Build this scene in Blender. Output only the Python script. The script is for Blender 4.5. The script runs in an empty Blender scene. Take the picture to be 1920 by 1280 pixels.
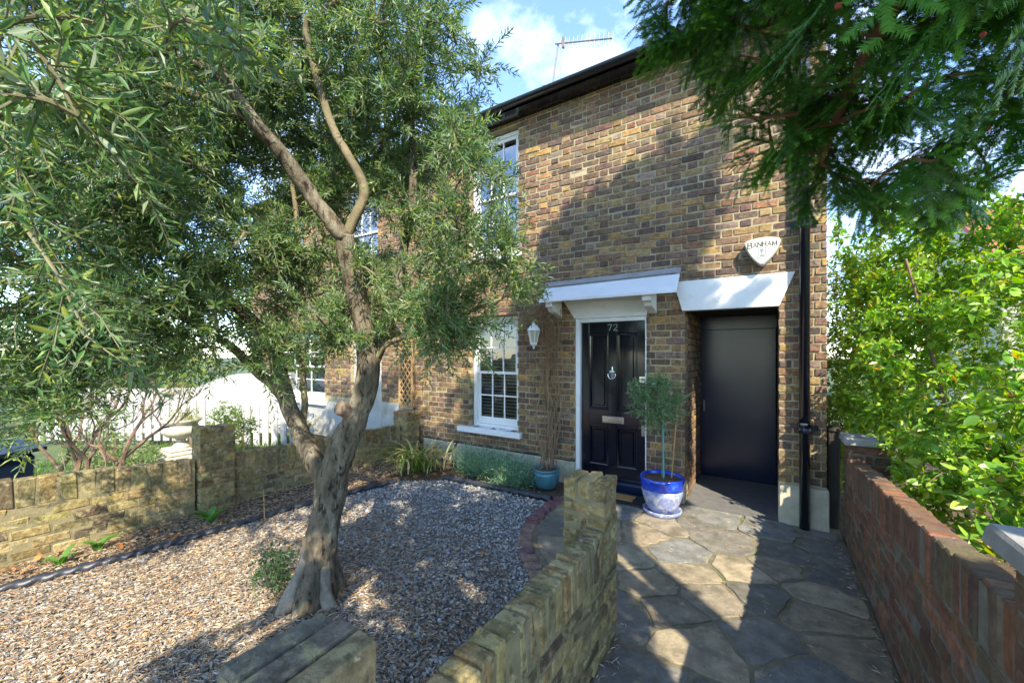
import bpy, math, random
import numpy as np
from mathutils import Vector, Matrix
sc = bpy.context.scene
R = math.radians

# ------------------------------------------------------------------ camera
cam_d = bpy.data.cameras.new('camera')
cam_d.sensor_width = 36.0
cam_d.lens = 13.99
cam_d.shift_y = 0.0104
cam_d.clip_start = 0.05
cam_d.clip_end = 500
cam = bpy.data.objects.new('camera', cam_d)
cam.location = (0, 0, 1.7)
cam.rotation_euler = (R(90), 0, R(32.7))
sc.collection.objects.link(cam)
sc.camera = cam

# ------------------------------------------------------------------ sky, sun, exposure
SUN = Vector((0.78, -0.70, 1.0)).normalized()
elev = math.asin(SUN.z)
azim = math.atan2(SUN.x, SUN.y)
world = bpy.data.worlds.new('World')
sc.world = world
world.use_nodes = True
nt = world.node_tree
nt.nodes.clear()
wo = nt.nodes.new('ShaderNodeOutputWorld')
wb = nt.nodes.new('ShaderNodeBackground')
sky = nt.nodes.new('ShaderNodeTexSky')
sky.sky_type = 'NISHITA'
sky.sun_disc = False
sky.sun_elevation = elev
sky.sun_rotation = azim
sky.air_density = 1.0
sky.dust_density = 0.1
sky.altitude = 800
sky.ozone_density = 3.5
tc = nt.nodes.new('ShaderNodeTexCoord')
mp = nt.nodes.new('ShaderNodeMapping')
mp.inputs['Scale'].default_value = (1.0, 1.0, 1.5)
mp.inputs['Location'].default_value = (0.35, 1.1, 0.2)
n1 = nt.nodes.new('ShaderNodeTexNoise')
n1.inputs['Scale'].default_value = 3.4
n1.inputs['Detail'].default_value = 9
n1.inputs['Roughness'].default_value = 0.58
cr = nt.nodes.new('ShaderNodeValToRGB')
cr.color_ramp.elements[0].position = 0.52
cr.color_ramp.elements[1].position = 0.82
cr.color_ramp.elements[0].color = (0.0, 0.0, 0.0, 1)
cr.color_ramp.elements[1].color = (0.95, 0.95, 0.95, 1)
mx = nt.nodes.new('ShaderNodeMix')
mx.data_type = 'RGBA'
mx.inputs['B'].default_value = (5.0, 5.3, 5.9, 1)
nt.links.new(tc.outputs['Generated'], mp.inputs['Vector'])
nt.links.new(mp.outputs['Vector'], n1.inputs['Vector'])
nt.links.new(n1.outputs['Fac'], cr.inputs['Fac'])
nt.links.new(cr.outputs['Color'], mx.inputs['Factor'])
nt.links.new(sky.outputs['Color'], mx.inputs['A'])
nt.links.new(mx.outputs['Result'], wb.inputs['Color'])
wb.inputs['Strength'].default_value = 0.15
nt.links.new(wb.outputs['Background'], wo.inputs['Surface'])

sun_d = bpy.data.lights.new('sun', 'SUN')
sun_d.energy = 2.9
sun_d.angle = R(0.5)
sun_d.color = (1.0, 0.91, 0.74)
sun = bpy.data.objects.new('sun', sun_d)
sun.rotation_euler = SUN.to_track_quat('Z', 'Y').to_euler()
sun.location = (6, -5, 9)
sc.collection.objects.link(sun)

sc.view_settings.view_transform = 'Standard'
sc.view_settings.look = 'None'
sc.view_settings.gamma = 1
sc.view_settings.use_curve_mapping = False
sc.view_settings.exposure = 2.1
sc.cycles.max_bounces = 8
sc.cycles.transparent_max_bounces = 8
sc.cycles.sample_clamp_indirect = 6.0

# ------------------------------------------------------------------ helpers
rng = np.random.default_rng(72)
random.seed(72)


def reseed(k):
    rng.bit_generator.state = np.random.default_rng(k).bit_generator.state
    random.seed(k)


COL = sc.collection


def np_mesh(name, V, faces, col=None, smooth=False):
    """faces: list of (n,k) integer arrays"""
    V = np.asarray(V, dtype=np.float32).reshape(-1, 3)
    faces = [np.asarray(f, dtype=np.int32) for f in faces if len(f)]
    me = bpy.data.meshes.new(name)
    me.vertices.add(len(V))
    me.vertices.foreach_set('co', V.ravel())
    loops = np.concatenate([f.ravel() for f in faces])
    tot = np.concatenate([np.full(len(f), f.shape[1], dtype=np.int32) for f in faces])
    start = np.concatenate([[0], np.cumsum(tot)[:-1]]).astype(np.int32)
    me.loops.add(len(loops))
    me.loops.foreach_set('vertex_index', loops)
    me.polygons.add(len(tot))
    me.polygons.foreach_set('loop_start', start)
    me.polygons.foreach_set('loop_total', tot)
    me.polygons.foreach_set('use_smooth', np.full(len(tot), bool(smooth)))
    if col is not None:
        a = me.attributes.new('col', 'FLOAT_COLOR', 'POINT')
        c = np.ones((len(V), 4), dtype=np.float32)
        c[:, :3] = col
        a.data.foreach_set('color', c.ravel())
    me.update(calc_edges=True)
    return me


def link(name, me, mat=None, parent=None):
    o = bpy.data.objects.new(name, me)
    if mat is not None and me is not None and not len(me.materials):
        me.materials.append(mat)
    if parent is not None:
        o.parent = parent
    COL.objects.link(o)
    return o


def tag(o, label=None, cat=None, group=None, kind=None):
    if label:
        o['label'] = label
    if cat:
        o['category'] = cat
    if group:
        o['group'] = group
    if kind:
        o['kind'] = kind
    return o


def empty(name, loc=(0, 0, 0), rz=0):
    o = bpy.data.objects.new(name, None)
    o.empty_display_size = 0.1
    o.location = loc
    o.rotation_euler = (0, 0, rz)
    COL.objects.link(o)
    return o


class B:
    """collects shapes into one mesh"""
    def __init__(s):
        s.v = []
        s.f = {}
        s.n = 0

    def add(s, V, faces):
        V = np.asarray(V, dtype=float).reshape(-1, 3)
        for f in faces:
            s.f.setdefault(len(f), []).append([i + s.n for i in f])
        s.v.append(V)
        s.n += len(V)
        return s

    def box(s, x0, x1, y0, y1, z0, z1, c=0.0):
        if c <= 0:
            V = [(x, y, z) for z in (z0, z1) for y in (y0, y1) for x in (x0, x1)]
            return s.add(V, [(0, 2, 3, 1), (4, 5, 7, 6), (0, 1, 5, 4), (2, 6, 7, 3), (0, 4, 6, 2), (1, 3, 7, 5)])
        V, F = chamfer_box(x1 - x0, y1 - y0, z1 - z0, c)
        return s.add(V + np.array([(x0 + x1) / 2, (y0 + y1) / 2, (z0 + z1) / 2]), F)

    def prism(s, poly, axis, a0, a1):
        """poly: 2D points; axis 'x','y','z' is the extrusion axis"""
        n = len(poly)
        def P(p, a):
            return {'x': (a, p[0], p[1]), 'y': (p[0], a, p[1]), 'z': (p[0], p[1], a)}[axis]
        V = [P(p, a0) for p in poly] + [P(p, a1) for p in poly]
        F = [tuple(range(n))[::-1], tuple(range(n, 2 * n))]
        F += [(i, (i + 1) % n, n + (i + 1) % n, n + i) for i in range(n)]
        return s.add(V, F)

    def tube(s, pts, rad, sides=8, cap=True, twist=None):
        pts = np.asarray(pts, dtype=float)
        n = len(pts)
        rad = np.broadcast_to(np.asarray(rad, dtype=float), (n,))
        T = np.gradient(pts, axis=0)
        T /= np.linalg.norm(T, axis=1)[:, None] + 1e-12
        up = np.array([0, 0, 1.0]) if abs(T[0][2]) < 0.9 else np.array([1.0, 0, 0])
        N = np.cross(T[0], up)
        N /= np.linalg.norm(N)
        a = np.arange(sides) * 2 * math.pi / sides
        rings = []
        for i in range(n):
            N = N - T[i] * np.dot(N, T[i])
            N /= np.linalg.norm(N) + 1e-12
            Bn = np.cross(T[i], N)
            r = rad[i] * (twist(a, i) if twist else np.ones(sides))
            rings.append(pts[i] + (np.cos(a) * r)[:, None] * N + (np.sin(a) * r)[:, None] * Bn)
        V = np.concatenate(rings)
        F = []
        for i in range(n - 1):
            for j in range(sides):
                k = (j + 1) % sides
                F.append((i * sides + j, i * sides + k, (i + 1) * sides + k, (i + 1) * sides + j))
        if cap:
            F.append(tuple(range(sides))[::-1])
            F.append(tuple(range((n - 1) * sides, n * sides)))
        return s.add(V, F)

    def lathe(s, prof, c=(0, 0, 0), sides=24, mod=None):
        V = []
        for i, (r, z) in enumerate(prof):
            for j in range(sides):
                a = 2 * math.pi * j / sides
                q = r * (mod(a, z) if mod else 1.0)
                V.append((c[0] + q * math.cos(a), c[1] + q * math.sin(a), c[2] + z))
        F = []
        for i in range(len(prof) - 1):
            for j in range(sides):
                k = (j + 1) % sides
                F.append((i * sides + j, i * sides + k, (i + 1) * sides + k, (i + 1) * sides + j))
        F.append(tuple(range(sides))[::-1])
        F.append(tuple(range((len(prof) - 1) * sides, len(prof) * sides)))
        return s.add(V, F)

    def mesh(s, name, smooth=False):
        return np_mesh(name, np.concatenate(s.v), [np.array(f) for f in s.f.values()], smooth=smooth)

    def obj(s, name, mat, parent=None, smooth=False):
        return link(name, s.mesh(name, smooth), mat, parent)


def chamfer_box(l, d, h, c, jit=0.0, rg=None):
    hx, hy, hz = l / 2, d / 2, h / 2
    V = []
    idx = {}
    for sx in (-1, 1):
        for sy in (-1, 1):
            for sz in (-1, 1):
                jt = np.zeros(3) if jit <= 0 else rg.normal(0, jit, 3)
                for ax in range(3):
                    p = np.array([sx * (hx - c), sy * (hy - c), sz * (hz - c)])
                    p[ax] = (sx * hx, sy * hy, sz * hz)[ax]
                    idx[(sx, sy, sz, ax)] = len(V)
                    V.append(p + jt)
    F = []
    def I(sg, ax):
        return idx[(sg[0], sg[1], sg[2], ax)]
    for ax in range(3):
        o1, o2 = [(1, 2), (2, 0), (0, 1)][ax]
        for s in (-1, 1):
            q = []
            for a, b in ((-1, -1), (1, -1), (1, 1), (-1, 1)):
                sg = [0, 0, 0]
                sg[ax] = s
                sg[o1] = a
                sg[o2] = b
                q.append(I(sg, ax))
            F.append(tuple(q) if s > 0 else tuple(q[::-1]))
    for ax in range(3):          # edges running along ax
        o1, o2 = [(1, 2), (2, 0), (0, 1)][ax]
        for a in (-1, 1):
            for b in (-1, 1):
                s0 = [0, 0, 0]
                s0[o1] = a
                s0[o2] = b
                s1 = list(s0)
                s0[ax] = -1
                s1[ax] = 1
                q = (I(s0, o1), I(s0, o2), I(s1, o2), I(s1, o1))
                F.append(q[::-1] if a * b > 0 else q)
    for sx in (-1, 1):
        for sy in (-1, 1):
            for sz in (-1, 1):
                q = tuple(idx[(sx, sy, sz, ax)] for ax in range(3))
                F.append(q if sx * sy * sz > 0 else q[::-1])
    return np.array(V), F


def spline(P, n):
    P = np.asarray(P, dtype=float)
    Q = np.vstack([2 * P[0] - P[1], P, 2 * P[-1] - P[-2]])
    m = len(P) - 1
    out = []
    for t in np.linspace(0, m, n):
        i = min(int(t), m - 1)
        u = t - i
        p0, p1, p2, p3 = Q[i], Q[i + 1], Q[i + 2], Q[i + 3]
        out.append(0.5 * (2 * p1 + (p2 - p0) * u + (2 * p0 - 5 * p1 + 4 * p2 - p3) * u * u + (3 * p1 - p0 - 3 * p2 + p3) * u ** 3))
    return np.array(out)


def unit(v):
    v = np.asarray(v, dtype=float)
    return v / (np.linalg.norm(v, axis=-1, keepdims=True) + 1e-12)


# ------------------------------------------------------------------ materials
def material(name, col=(0.5, 0.5, 0.5), rough=0.6, src='const', var=0.25, vscale=6.0, vdetail=6,
             bump=0.0, bscale=40.0, bdist=0.01, metal=0.0, spec=0.5, patch=None, patch2=None, patch3=None, translucent=0.0,
             stretch=(1, 1, 1), coat=0.0, hue=0.0):
    """principled material; patch = (colour, noise scale, low, high): stains with a shape of their own"""
    m = bpy.data.materials.new(name)
    m.use_nodes = True
    t = m.node_tree
    N, L = t.nodes, t.links
    p = N['Principled BSDF']
    out = N['Material Output']
    geo = N.new('ShaderNodeNewGeometry')
    vec = N.new('ShaderNodeMapping')
    vec.inputs['Scale'].default_value = stretch
    L.new(geo.outputs['Position'], vec.inputs['Vector'])
    if src == 'attr':
        a = N.new('ShaderNodeAttribute')
        a.attribute_name = 'col'
        c = a.outputs['Color']
    elif src == 'object':
        a = N.new('ShaderNodeObjectInfo')
        c = a.outputs['Color']
    else:
        a = N.new('ShaderNodeRGB')
        a.outputs[0].default_value = (*col, 1)
        c = a.outputs[0]

    def noise(scale, detail=6, rgh=0.6):
        n = N.new('ShaderNodeTexNoise')
        n.inputs['Scale'].default_value = scale
        n.inputs['Detail'].default_value = detail
        n.inputs['Roughness'].default_value = rgh
        L.new(vec.outputs['Vector'], n.inputs['Vector'])
        return n

    if var > 0:
        n = noise(vscale, vdetail)
        mr = N.new('ShaderNodeMapRange')
        mr.inputs['From Min'].default_value = 0.25
        mr.inputs['From Max'].default_value = 0.75
        mr.inputs['To Min'].default_value = 1 - var
        mr.inputs['To Max'].default_value = 1 + var
        L.new(n.outputs['Fac'], mr.inputs['Value'])
        mm = N.new('ShaderNodeMix')
        mm.data_type = 'RGBA'
        mm.blend_type = 'MULTIPLY'
        mm.inputs['Factor'].default_value = 1
        L.new(c, mm.inputs['A'])
        L.new(mr.outputs['Result'], mm.inputs['B'])
        c = mm.outputs['Result']
    for pt in (patch, patch2, patch3):
        if pt:
            pc, ps, lo, hi = pt[:4]
            top_ = pt[4] if len(pt) > 4 else 1.0
            n = noise(ps, 8, 0.65)
            mr = N.new('ShaderNodeMapRange')
            mr.interpolation_type = 'SMOOTHSTEP'
            mr.inputs['From Min'].default_value = lo
            mr.inputs['From Max'].default_value = hi
            mr.inputs['To Max'].default_value = top_
            L.new(n.outputs['Fac'], mr.inputs['Value'])
            mm = N.new('ShaderNodeMix')
            mm.data_type = 'RGBA'
            L.new(mr.outputs['Result'], mm.inputs['Factor'])
            L.new(c, mm.inputs['A'])
            mm.inputs['B'].default_value = (*pc, 1)
            c = mm.outputs['Result']
    L.new(c, p.inputs['Base Color'])
    p.inputs['Roughness'].default_value = rough
    p.inputs['Metallic'].default_value = metal
    p.inputs['Specular IOR Level'].default_value = spec
    if coat:
        p.inputs['Coat Weight'].default_value = coat
        p.inputs['Coat Roughness'].default_value = 0.08
    if bump > 0:
        n = noise(bscale, 8, 0.65)
        b = N.new('ShaderNodeBump')
        b.inputs['Strength'].default_value = bump
        b.inputs['Distance'].default_value = bdist
        L.new(n.outputs['Fac'], b.inputs['Height'])
        L.new(b.outputs['Normal'], p.inputs['Normal'])
    if translucent > 0:
        tr = N.new('ShaderNodeBsdfTranslucent')
        hs = N.new('ShaderNodeHueSaturation')
        hs.inputs['Hue'].default_value = 0.485
        hs.inputs['Saturation'].default_value = 1.15
        hs.inputs['Value'].default_value = 1.5
        L.new(c, hs.inputs['Color'])
        L.new(hs.outputs['Color'], tr.inputs['Color'])
        ms = N.new('ShaderNodeMixShader')
        ms.inputs['Fac'].default_value = translucent
        L.new(p.outputs[0], ms.inputs[1])
        L.new(tr.outputs[0], ms.inputs[2])
        L.new(ms.outputs[0], out.inputs['Surface'])
    return m


def glass_material(name, tint=(0.9, 0.95, 0.95), base=0.10):
    m = bpy.data.materials.new(name)
    m.use_nodes = True
    t = m.node_tree
    N, L = t.nodes, t.links
    N.remove(N['Principled BSDF'])
    fr = N.new('ShaderNodeFresnel')
    fr.inputs['IOR'].default_value = 1.55
    ad = N.new('ShaderNodeMath')
    ad.operation = 'ADD'
    ad.use_clamp = True
    ad.inputs[1].default_value = base
    g = N.new('ShaderNodeBsdfGlossy')
    g.inputs['Roughness'].default_value = 0.01
    tr = N.new('ShaderNodeBsdfTransparent')
    tr.inputs['Color'].default_value = (*tint, 1)
    ms = N.new('ShaderNodeMixShader')
    L.new(fr.outputs[0], ad.inputs[0])
    L.new(ad.outputs[0], ms.inputs['Fac'])
    L.new(tr.outputs[0], ms.inputs[1])
    L.new(g.outputs[0], ms.inputs[2])
    L.new(ms.outputs[0], N['Material Output'].inputs['Surface'])
    return m


M = {}
LICHEN = ((0.30, 0.27, 0.08), 9.0, 0.50, 0.66)
SOOT = ((0.045, 0.040, 0.038), 13.0, 0.56, 0.74)
for s_ in ('object', 'attr'):
    M['brick_' + s_] = material('stock_brick_' + s_, src=s_, rough=0.9, var=0.55, vscale=30, bump=0.9, bscale=80, bdist=0.008, spec=0.2,
                                patch=((0.060, 0.048, 0.044), 14.0, 0.52, 0.72), patch2=((0.40, 0.30, 0.15), 27.0, 0.58, 0.74, 0.8), patch3=((0.085, 0.062, 0.045), 1.7, 0.48, 0.72, 0.5))
    M['gbrick_' + s_] = material('garden_brick_' + s_, src=s_, rough=0.95, var=0.5, vscale=22, bump=1.0, bscale=42, bdist=0.016, spec=0.12,
                                 patch=((0.34, 0.28, 0.145), 11.0, 0.50, 0.66), patch2=((0.080, 0.070, 0.042), 16.0, 0.52, 0.66, 0.8), patch3=((0.46, 0.42, 0.27), 38.0, 0.62, 0.70, 0.75))
    M['rbrick_' + s_] = material('red_brick_' + s_, src=s_, rough=0.9, var=0.5, vscale=18, bump=0.9, bscale=60, bdist=0.008, spec=0.2,
                                 patch=((0.11, 0.095, 0.050), 5.0, 0.48, 0.70), patch2=((0.26, 0.23, 0.19), 24.0, 0.64, 0.78))
    M['flag_' + s_] = material('flagstone_' + s_, src=s_, rough=0.85, var=0.45, vscale=9, bump=0.9, bscale=26, bdist=0.012, spec=0.25,
                               patch=((0.11, 0.10, 0.065), 5.0, 0.48, 0.70, 0.8), patch2=((0.36, 0.29, 0.18), 13, 0.55, 0.74, 0.8), patch3=((0.07, 0.065, 0.055), 31, 0.60, 0.70, 0.7))
M['mortar'] = material('lime_mortar', (0.34, 0.295, 0.185), 0.95, var=0.25, vscale=12, bump=0.5, bscale=120, spec=0.1, patch=((0.20, 0.17, 0.11), 2.2, 0.48, 0.75))
M['gmortar'] = material('mossy_mortar', (0.215, 0.18, 0.10), 0.95, var=0.3, vscale=12, bump=0.6, bscale=80, spec=0.1, patch=((0.10, 0.10, 0.06), 5.0, 0.5, 0.7))
M['rmortar'] = material('grey_mortar', (0.17, 0.15, 0.12), 0.95, var=0.3, vscale=12, bump=0.5, bscale=80, spec=0.1)
M['white'] = material('white_gloss_paint', (0.72, 0.72, 0.70), 0.4, var=0.07, vscale=5, bump=0.2, bscale=35, bdist=0.004, patch=((0.50, 0.48, 0.42), 6.0, 0.60, 0.82), patch2=((0.34, 0.31, 0.26), 30, 0.69, 0.76, 0.7))
M['render_white'] = material('white_render', (0.42, 0.41, 0.38), 0.85, var=0.2, vscale=2, bump=0.35, bscale=60, bdist=0.006, patch=((0.22, 0.22, 0.16), 1.6, 0.50, 0.78))
M['plinth'] = material('cement_render', (0.46, 0.42, 0.31), 0.9, var=0.25, vscale=5, bump=0.4, bscale=50, bdist=0.008, patch=((0.27, 0.27, 0.17), 3.0, 0.52, 0.75))
M['black_gloss'] = material('black_gloss_paint', (0.004, 0.005, 0.012), 0.14, var=0.1, vscale=3, bump=0.03, bscale=14, bdist=0.004, coat=0.5)
M['black_door'] = material('black_satin_paint', (0.004, 0.010, 0.036), 0.22, var=0.2, vscale=4, bump=0.10, bscale=9, bdist=0.006)  # bluer base stands in for sky reflected in the side door
M['black_plastic'] = material('black_plastic', (0.012, 0.013, 0.016), 0.28, var=0.2, vscale=10, bump=0.05, bscale=30)
M['chrome'] = material('polished_chrome', (0.75, 0.77, 0.80), 0.15, var=0.0, metal=1.0)
M['steel_dull'] = material('dull_aluminium', (0.20, 0.18, 0.18), 0.5, var=0.2, metal=0.3)
M['glass'] = glass_material('window_glass')
M['glass_sky'] = glass_material('reflective_window_glass', base=0.30)
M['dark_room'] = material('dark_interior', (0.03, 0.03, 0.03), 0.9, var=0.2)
M['blind'] = material('grey_blind_slat', (0.30, 0.33, 0.32), 0.5, var=0.05)
M['roof'] = material('slate_roof', (0.09, 0.09, 0.10), 0.7, var=0.3, vscale=9, bump=0.3)
M['terracotta'] = material('red_clay_tile', (0.32, 0.10, 0.055), 0.8, var=0.3, vscale=9, bump=0.3, bscale=30)
M['stone_cap'] = material('grey_stone_cap', (0.26, 0.25, 0.24), 0.85, var=0.25, vscale=9, bump=0.5, bscale=50)
M['urn_stone'] = material('weathered_urn_stone', (0.48, 0.44, 0.34), 0.9, var=0.25, vscale=9, bump=0.5, bscale=60, patch=((0.2, 0.19, 0.13), 6, 0.55, 0.75))
M['soil'] = material('leaf_mould_soil', (0.10, 0.07, 0.045), 0.95, var=0.5, vscale=30, bump=0.9, bscale=45, bdist=0.02, spec=0.1, patch=((0.22, 0.15, 0.08), 20, 0.55, 0.7))
M['gravel_base'] = material('gravel_bed', (0.16, 0.145, 0.125), 0.95, var=0.6, vscale=70, bump=1.0, bscale=60, bdist=0.02, spec=0.1)
M['stone'] = material('pea_gravel', src='attr', rough=0.75, var=0.25, vscale=90, bump=0.3, bscale=160, spec=0.3)
M['litter'] = material('dry_leaf', src='attr', rough=0.8, var=0.2, vscale=80, spec=0.2, translucent=0.15)
M['litter_obj'] = material('dry_leaf_single', src='object', rough=0.75, var=0.3, vscale=60, spec=0.2, translucent=0.15)
M['bark'] = material('olive_bark', (0.135, 0.110, 0.075), 0.95, var=0.5, vscale=16, bump=1.0, bscale=60, bdist=0.02, spec=0.1, stretch=(1, 1, 0.35),
                     patch=((0.22, 0.195, 0.14), 12, 0.5, 0.66), patch2=((0.035, 0.028, 0.020), 26, 0.52, 0.64))
M['limb'] = material('smooth_olive_bark', (0.150, 0.125, 0.075), 0.9, var=0.4, vscale=14, bump=0.5, bscale=50, bdist=0.01, spec=0.15, patch=((0.19, 0.18, 0.075), 9, 0.52, 0.7), patch2=((0.06, 0.05, 0.033), 30, 0.56, 0.68))
M['root'] = material('bare_olive_root', (0.21, 0.18, 0.135), 0.9, var=0.35, vscale=18, bump=0.8, bscale=40, bdist=0.015, patch=((0.15, 0.12, 0.08), 13, 0.52, 0.68))
M['twig'] = material('olive_twig', (0.13, 0.12, 0.065), 0.9, var=0.3)
M['cut'] = material('sawn_wood', (0.15, 0.105, 0.07), 0.9, var=0.3, vscale=40, bump=0.4)
M['leaf'] = material('olive_leaf', src='attr', rough=0.45, var=0.0, translucent=0.40, spec=0.5)
M['leaf_obj'] = material('olive_leaf_single', src='object', rough=0.45, var=0.12, vscale=40, translucent=0.40, spec=0.5)
M['lush'] = material('broad_leaf', src='attr', rough=0.38, var=0.0, translucent=0.42, spec=0.5)
M['lush_obj'] = material('broad_leaf_single', src='object', rough=0.38, var=0.12, vscale=40, translucent=0.42, spec=0.5)
M['yew'] = material('yew_needle', src='attr', rough=0.45, var=0.0, translucent=0.28, spec=0.5)
M['yew_bark'] = material('yew_bark', (0.16, 0.07, 0.04), 0.95, var=0.4, vscale=14, bump=0.8, bscale=40, stretch=(1, 1, 0.3))
M['stem'] = material('brown_stem', (0.17, 0.11, 0.07), 0.9, var=0.35, vscale=20, bump=0.4)
M['vine'] = material('dead_vine', (0.24, 0.155, 0.085), 0.95, var=0.4, vscale=20)
M['blue_glaze'] = material('cobalt_glaze', (0.012, 0.045, 0.42), 0.18, var=0.35, vscale=8, coat=0.6, patch=((0.05, 0.16, 0.62), 9, 0.5, 0.75))
M['blue_wash'] = material('speckled_blue_glaze', (0.20, 0.24, 0.42), 0.35, var=0.35, vscale=11, bump=0.3, bscale=40, patch=((0.50, 0.50, 0.55), 12, 0.46, 0.62), patch2=((0.03, 0.05, 0.28), 15, 0.58, 0.7), coat=0.3)
M['teal_glaze'] = material('teal_glaze', (0.055, 0.165, 0.20), 0.3, var=0.25, vscale=9, coat=0.4)
M['cane_green'] = material('green_stake', (0.10, 0.33, 0.28), 0.5, var=0.15)
M['bamboo'] = material('bamboo_cane', (0.50, 0.30, 0.09), 0.6, var=0.2)
M['coir'] = material('coir_mat', (0.42, 0.22, 0.07), 0.95, var=0.4, vscale=60, bump=0.8, bscale=200)
M['rubber'] = material('black_rubber', (0.015, 0.015, 0.018), 0.75, var=0.3, vscale=30, bump=0.3, bscale=120)
M['rope_edge'] = material('black_rope_edging', (0.022, 0.024, 0.030), 0.42, var=0.35, vscale=14, bump=0.2, bscale=60, patch=((0.12, 0.12, 0.13), 8, 0.60, 0.78))
M['timber'] = material('pine_trellis', (0.42, 0.26, 0.11), 0.8, var=0.25, vscale=18, bump=0.3)
M['dark_wood'] = material('old_dark_timber', (0.035, 0.028, 0.022), 0.9, var=0.4, vscale=12, bump=0.7, bscale=30, stretch=(1, 1, 0.2))
M['lawn'] = material('lawn_ground', (0.06, 0.085, 0.025), 0.95, var=0.4, vscale=8, bump=0.6)
M['joint'] = material('sanded_joint', (0.15, 0.125, 0.075), 0.95, var=0.4, vscale=15, bump=0.7, bscale=80, patch=((0.09, 0.10, 0.035), 4, 0.5, 0.66))
M['fence_white'] = material('weathered_white_fence', (0.44, 0.43, 0.41), 0.7, var=0.15, vscale=6, bump=0.2, patch=((0.33, 0.32, 0.26), 5, 0.52, 0.75))
M['ink'] = material('dark_ink', (0.02, 0.02, 0.025), 0.6, var=0)
M['ink_grey'] = material('grey_ink', (0.22, 0.24, 0.26), 0.6, var=0)
M['number'] = material('silver_numeral', (0.30, 0.34, 0.33), 0.35, var=0, metal=0.6)
M['alarm'] = material('ivory_plastic', (0.66, 0.64, 0.54), 0.4, var=0.06, vscale=4)
M['brick_far'] = material('plain_brick', (0.19, 0.12, 0.07), 0.9, var=0.4, vscale=9, bump=0.4)
M['red'] = material('red_vent', (0.30, 0.05, 0.03), 0.7, var=0.2)
M['asphalt'] = material('pavement', (0.11, 0.105, 0.10), 0.9, var=0.25, vscale=12, bump=0.4)
M['bin'] = material('dark_blue_plastic', (0.010, 0.018, 0.045), 0.3, var=0.15)
M['frosted'] = material('frosted_lamp_glass', (0.42, 0.40, 0.28), 0.25, var=0.1)

# ------------------------------------------------------------------ bricks
CAMP = np.array([0, 0, 1.7])
TH = R(32.7)


def shows(c):
    """how large and how squarely a piece stands before the camera (0 when outside the view)"""
    x = c[0] * math.cos(TH) + c[1] * math.sin(TH)
    d = -c[0] * math.sin(TH) + c[1] * math.cos(TH)
    if d < 0.15:
        return 0.0, 0, 0
    return 1.0 / d, 960 + 746 * x / d, 660 - 746 * (c[2] - 1.7) / d


TEMPL = {}


def brick_template(l, d, h, k, rough=False):
    key = (round(l, 3), round(d, 3), round(h, 3), k, rough)
    if key not in TEMPL:
        V, F = chamfer_box(l, d, h, 0.0085 if rough else 0.0065, 0.0034 if rough else 0.0024, np.random.default_rng(int(l * 1e4) * 7 + int(h * 1e4) * 13 + k))
        TEMPL[key] = (V, F, {})
    return TEMPL[key]


class Brickwork:
    def __init__(s, matkey, sizes):
        s.items = []
        s.matkey = matkey
        s.sizes = sizes

    def put(s, c, dims, axis, col, weight=1.0):
        """axis: 'x' -> length runs along world x, 'y' -> along world y ; dims (length, depth, height)"""
        s.items.append((np.array(c, float), tuple(dims), axis, np.array(col, float), weight))

    def emit(s, parent, limit=300):
        def score(it):
            w, u, v = shows(it[0])
            if not (-30 < u < 1950 and -30 < v < 1310):
                return 0
            n = np.array([0, -1, 0]) if it[2] == 'x' else np.array([1 if it[0][0] < 0 else -1, 0, 0])
            q = unit(CAMP - it[0])
            return it[4] * w * w * max(0.05, float(np.dot(n, q))) * it[1][0] * it[1][2]
        order = sorted(s.items, key=score, reverse=True)
        singles, rest = order[:limit], order[limit:]
        for it in singles:
            c, dm, ax, col, _ = it
            st = min(s.sizes, key=lambda q: abs(q[0] - dm[0]) + abs(q[1] - dm[1]) + 3 * abs(q[2] - dm[2]))
            k = random.randrange(6)
            V, F, cache = brick_template(*st, k, s.matkey == 'gbrick')
            mk = s.matkey + '_object'
            if mk not in cache:
                b = B().add(V, F)
                me = b.mesh('brick')
                me.materials.append(M[mk])
                cache[mk] = me
            o = bpy.data.objects.new('brick', cache[mk])
            o.parent = parent
            o.location = c
            o.rotation_euler = (0, 0, 0 if ax == 'x' else R(90))
            o.scale = (dm[0] / st[0], dm[1] / st[1], dm[2] / st[2])
            o.color = (*col, 1)
            COL.objects.link(o)
        if rest:
            Vs, Cs, n = [], [], 0
            Fs = {}
            for it in rest:
                c, dm, ax, col, _ = it
                st = min(s.sizes, key=lambda q: abs(q[0] - dm[0]) + abs(q[1] - dm[1]) + 3 * abs(q[2] - dm[2]))
                V, F, _c = brick_template(*st, random.randrange(6), s.matkey == 'gbrick')
                W = V * np.array([dm[0] / st[0], dm[1] / st[1], dm[2] / st[2]])
                if ax == 'y':
                    W = np.stack([-W[:, 1], W[:, 0], W[:, 2]], axis=1)
                Vs.append(W + c)
                Cs.append(np.broadcast_to(col, (len(W), 3)))
                for f in F:
                    Fs.setdefault(len(f), []).append([i + n for i in f])
                n += len(W)
            me = np_mesh('brickwork', np.concatenate(Vs), [np.array(f) for f in Fs.values()], col=np.concatenate(Cs))
            o = link('brickwork', me, M[s.matkey + '_attr'], parent)
            o['kind'] = 'stuff'


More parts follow.
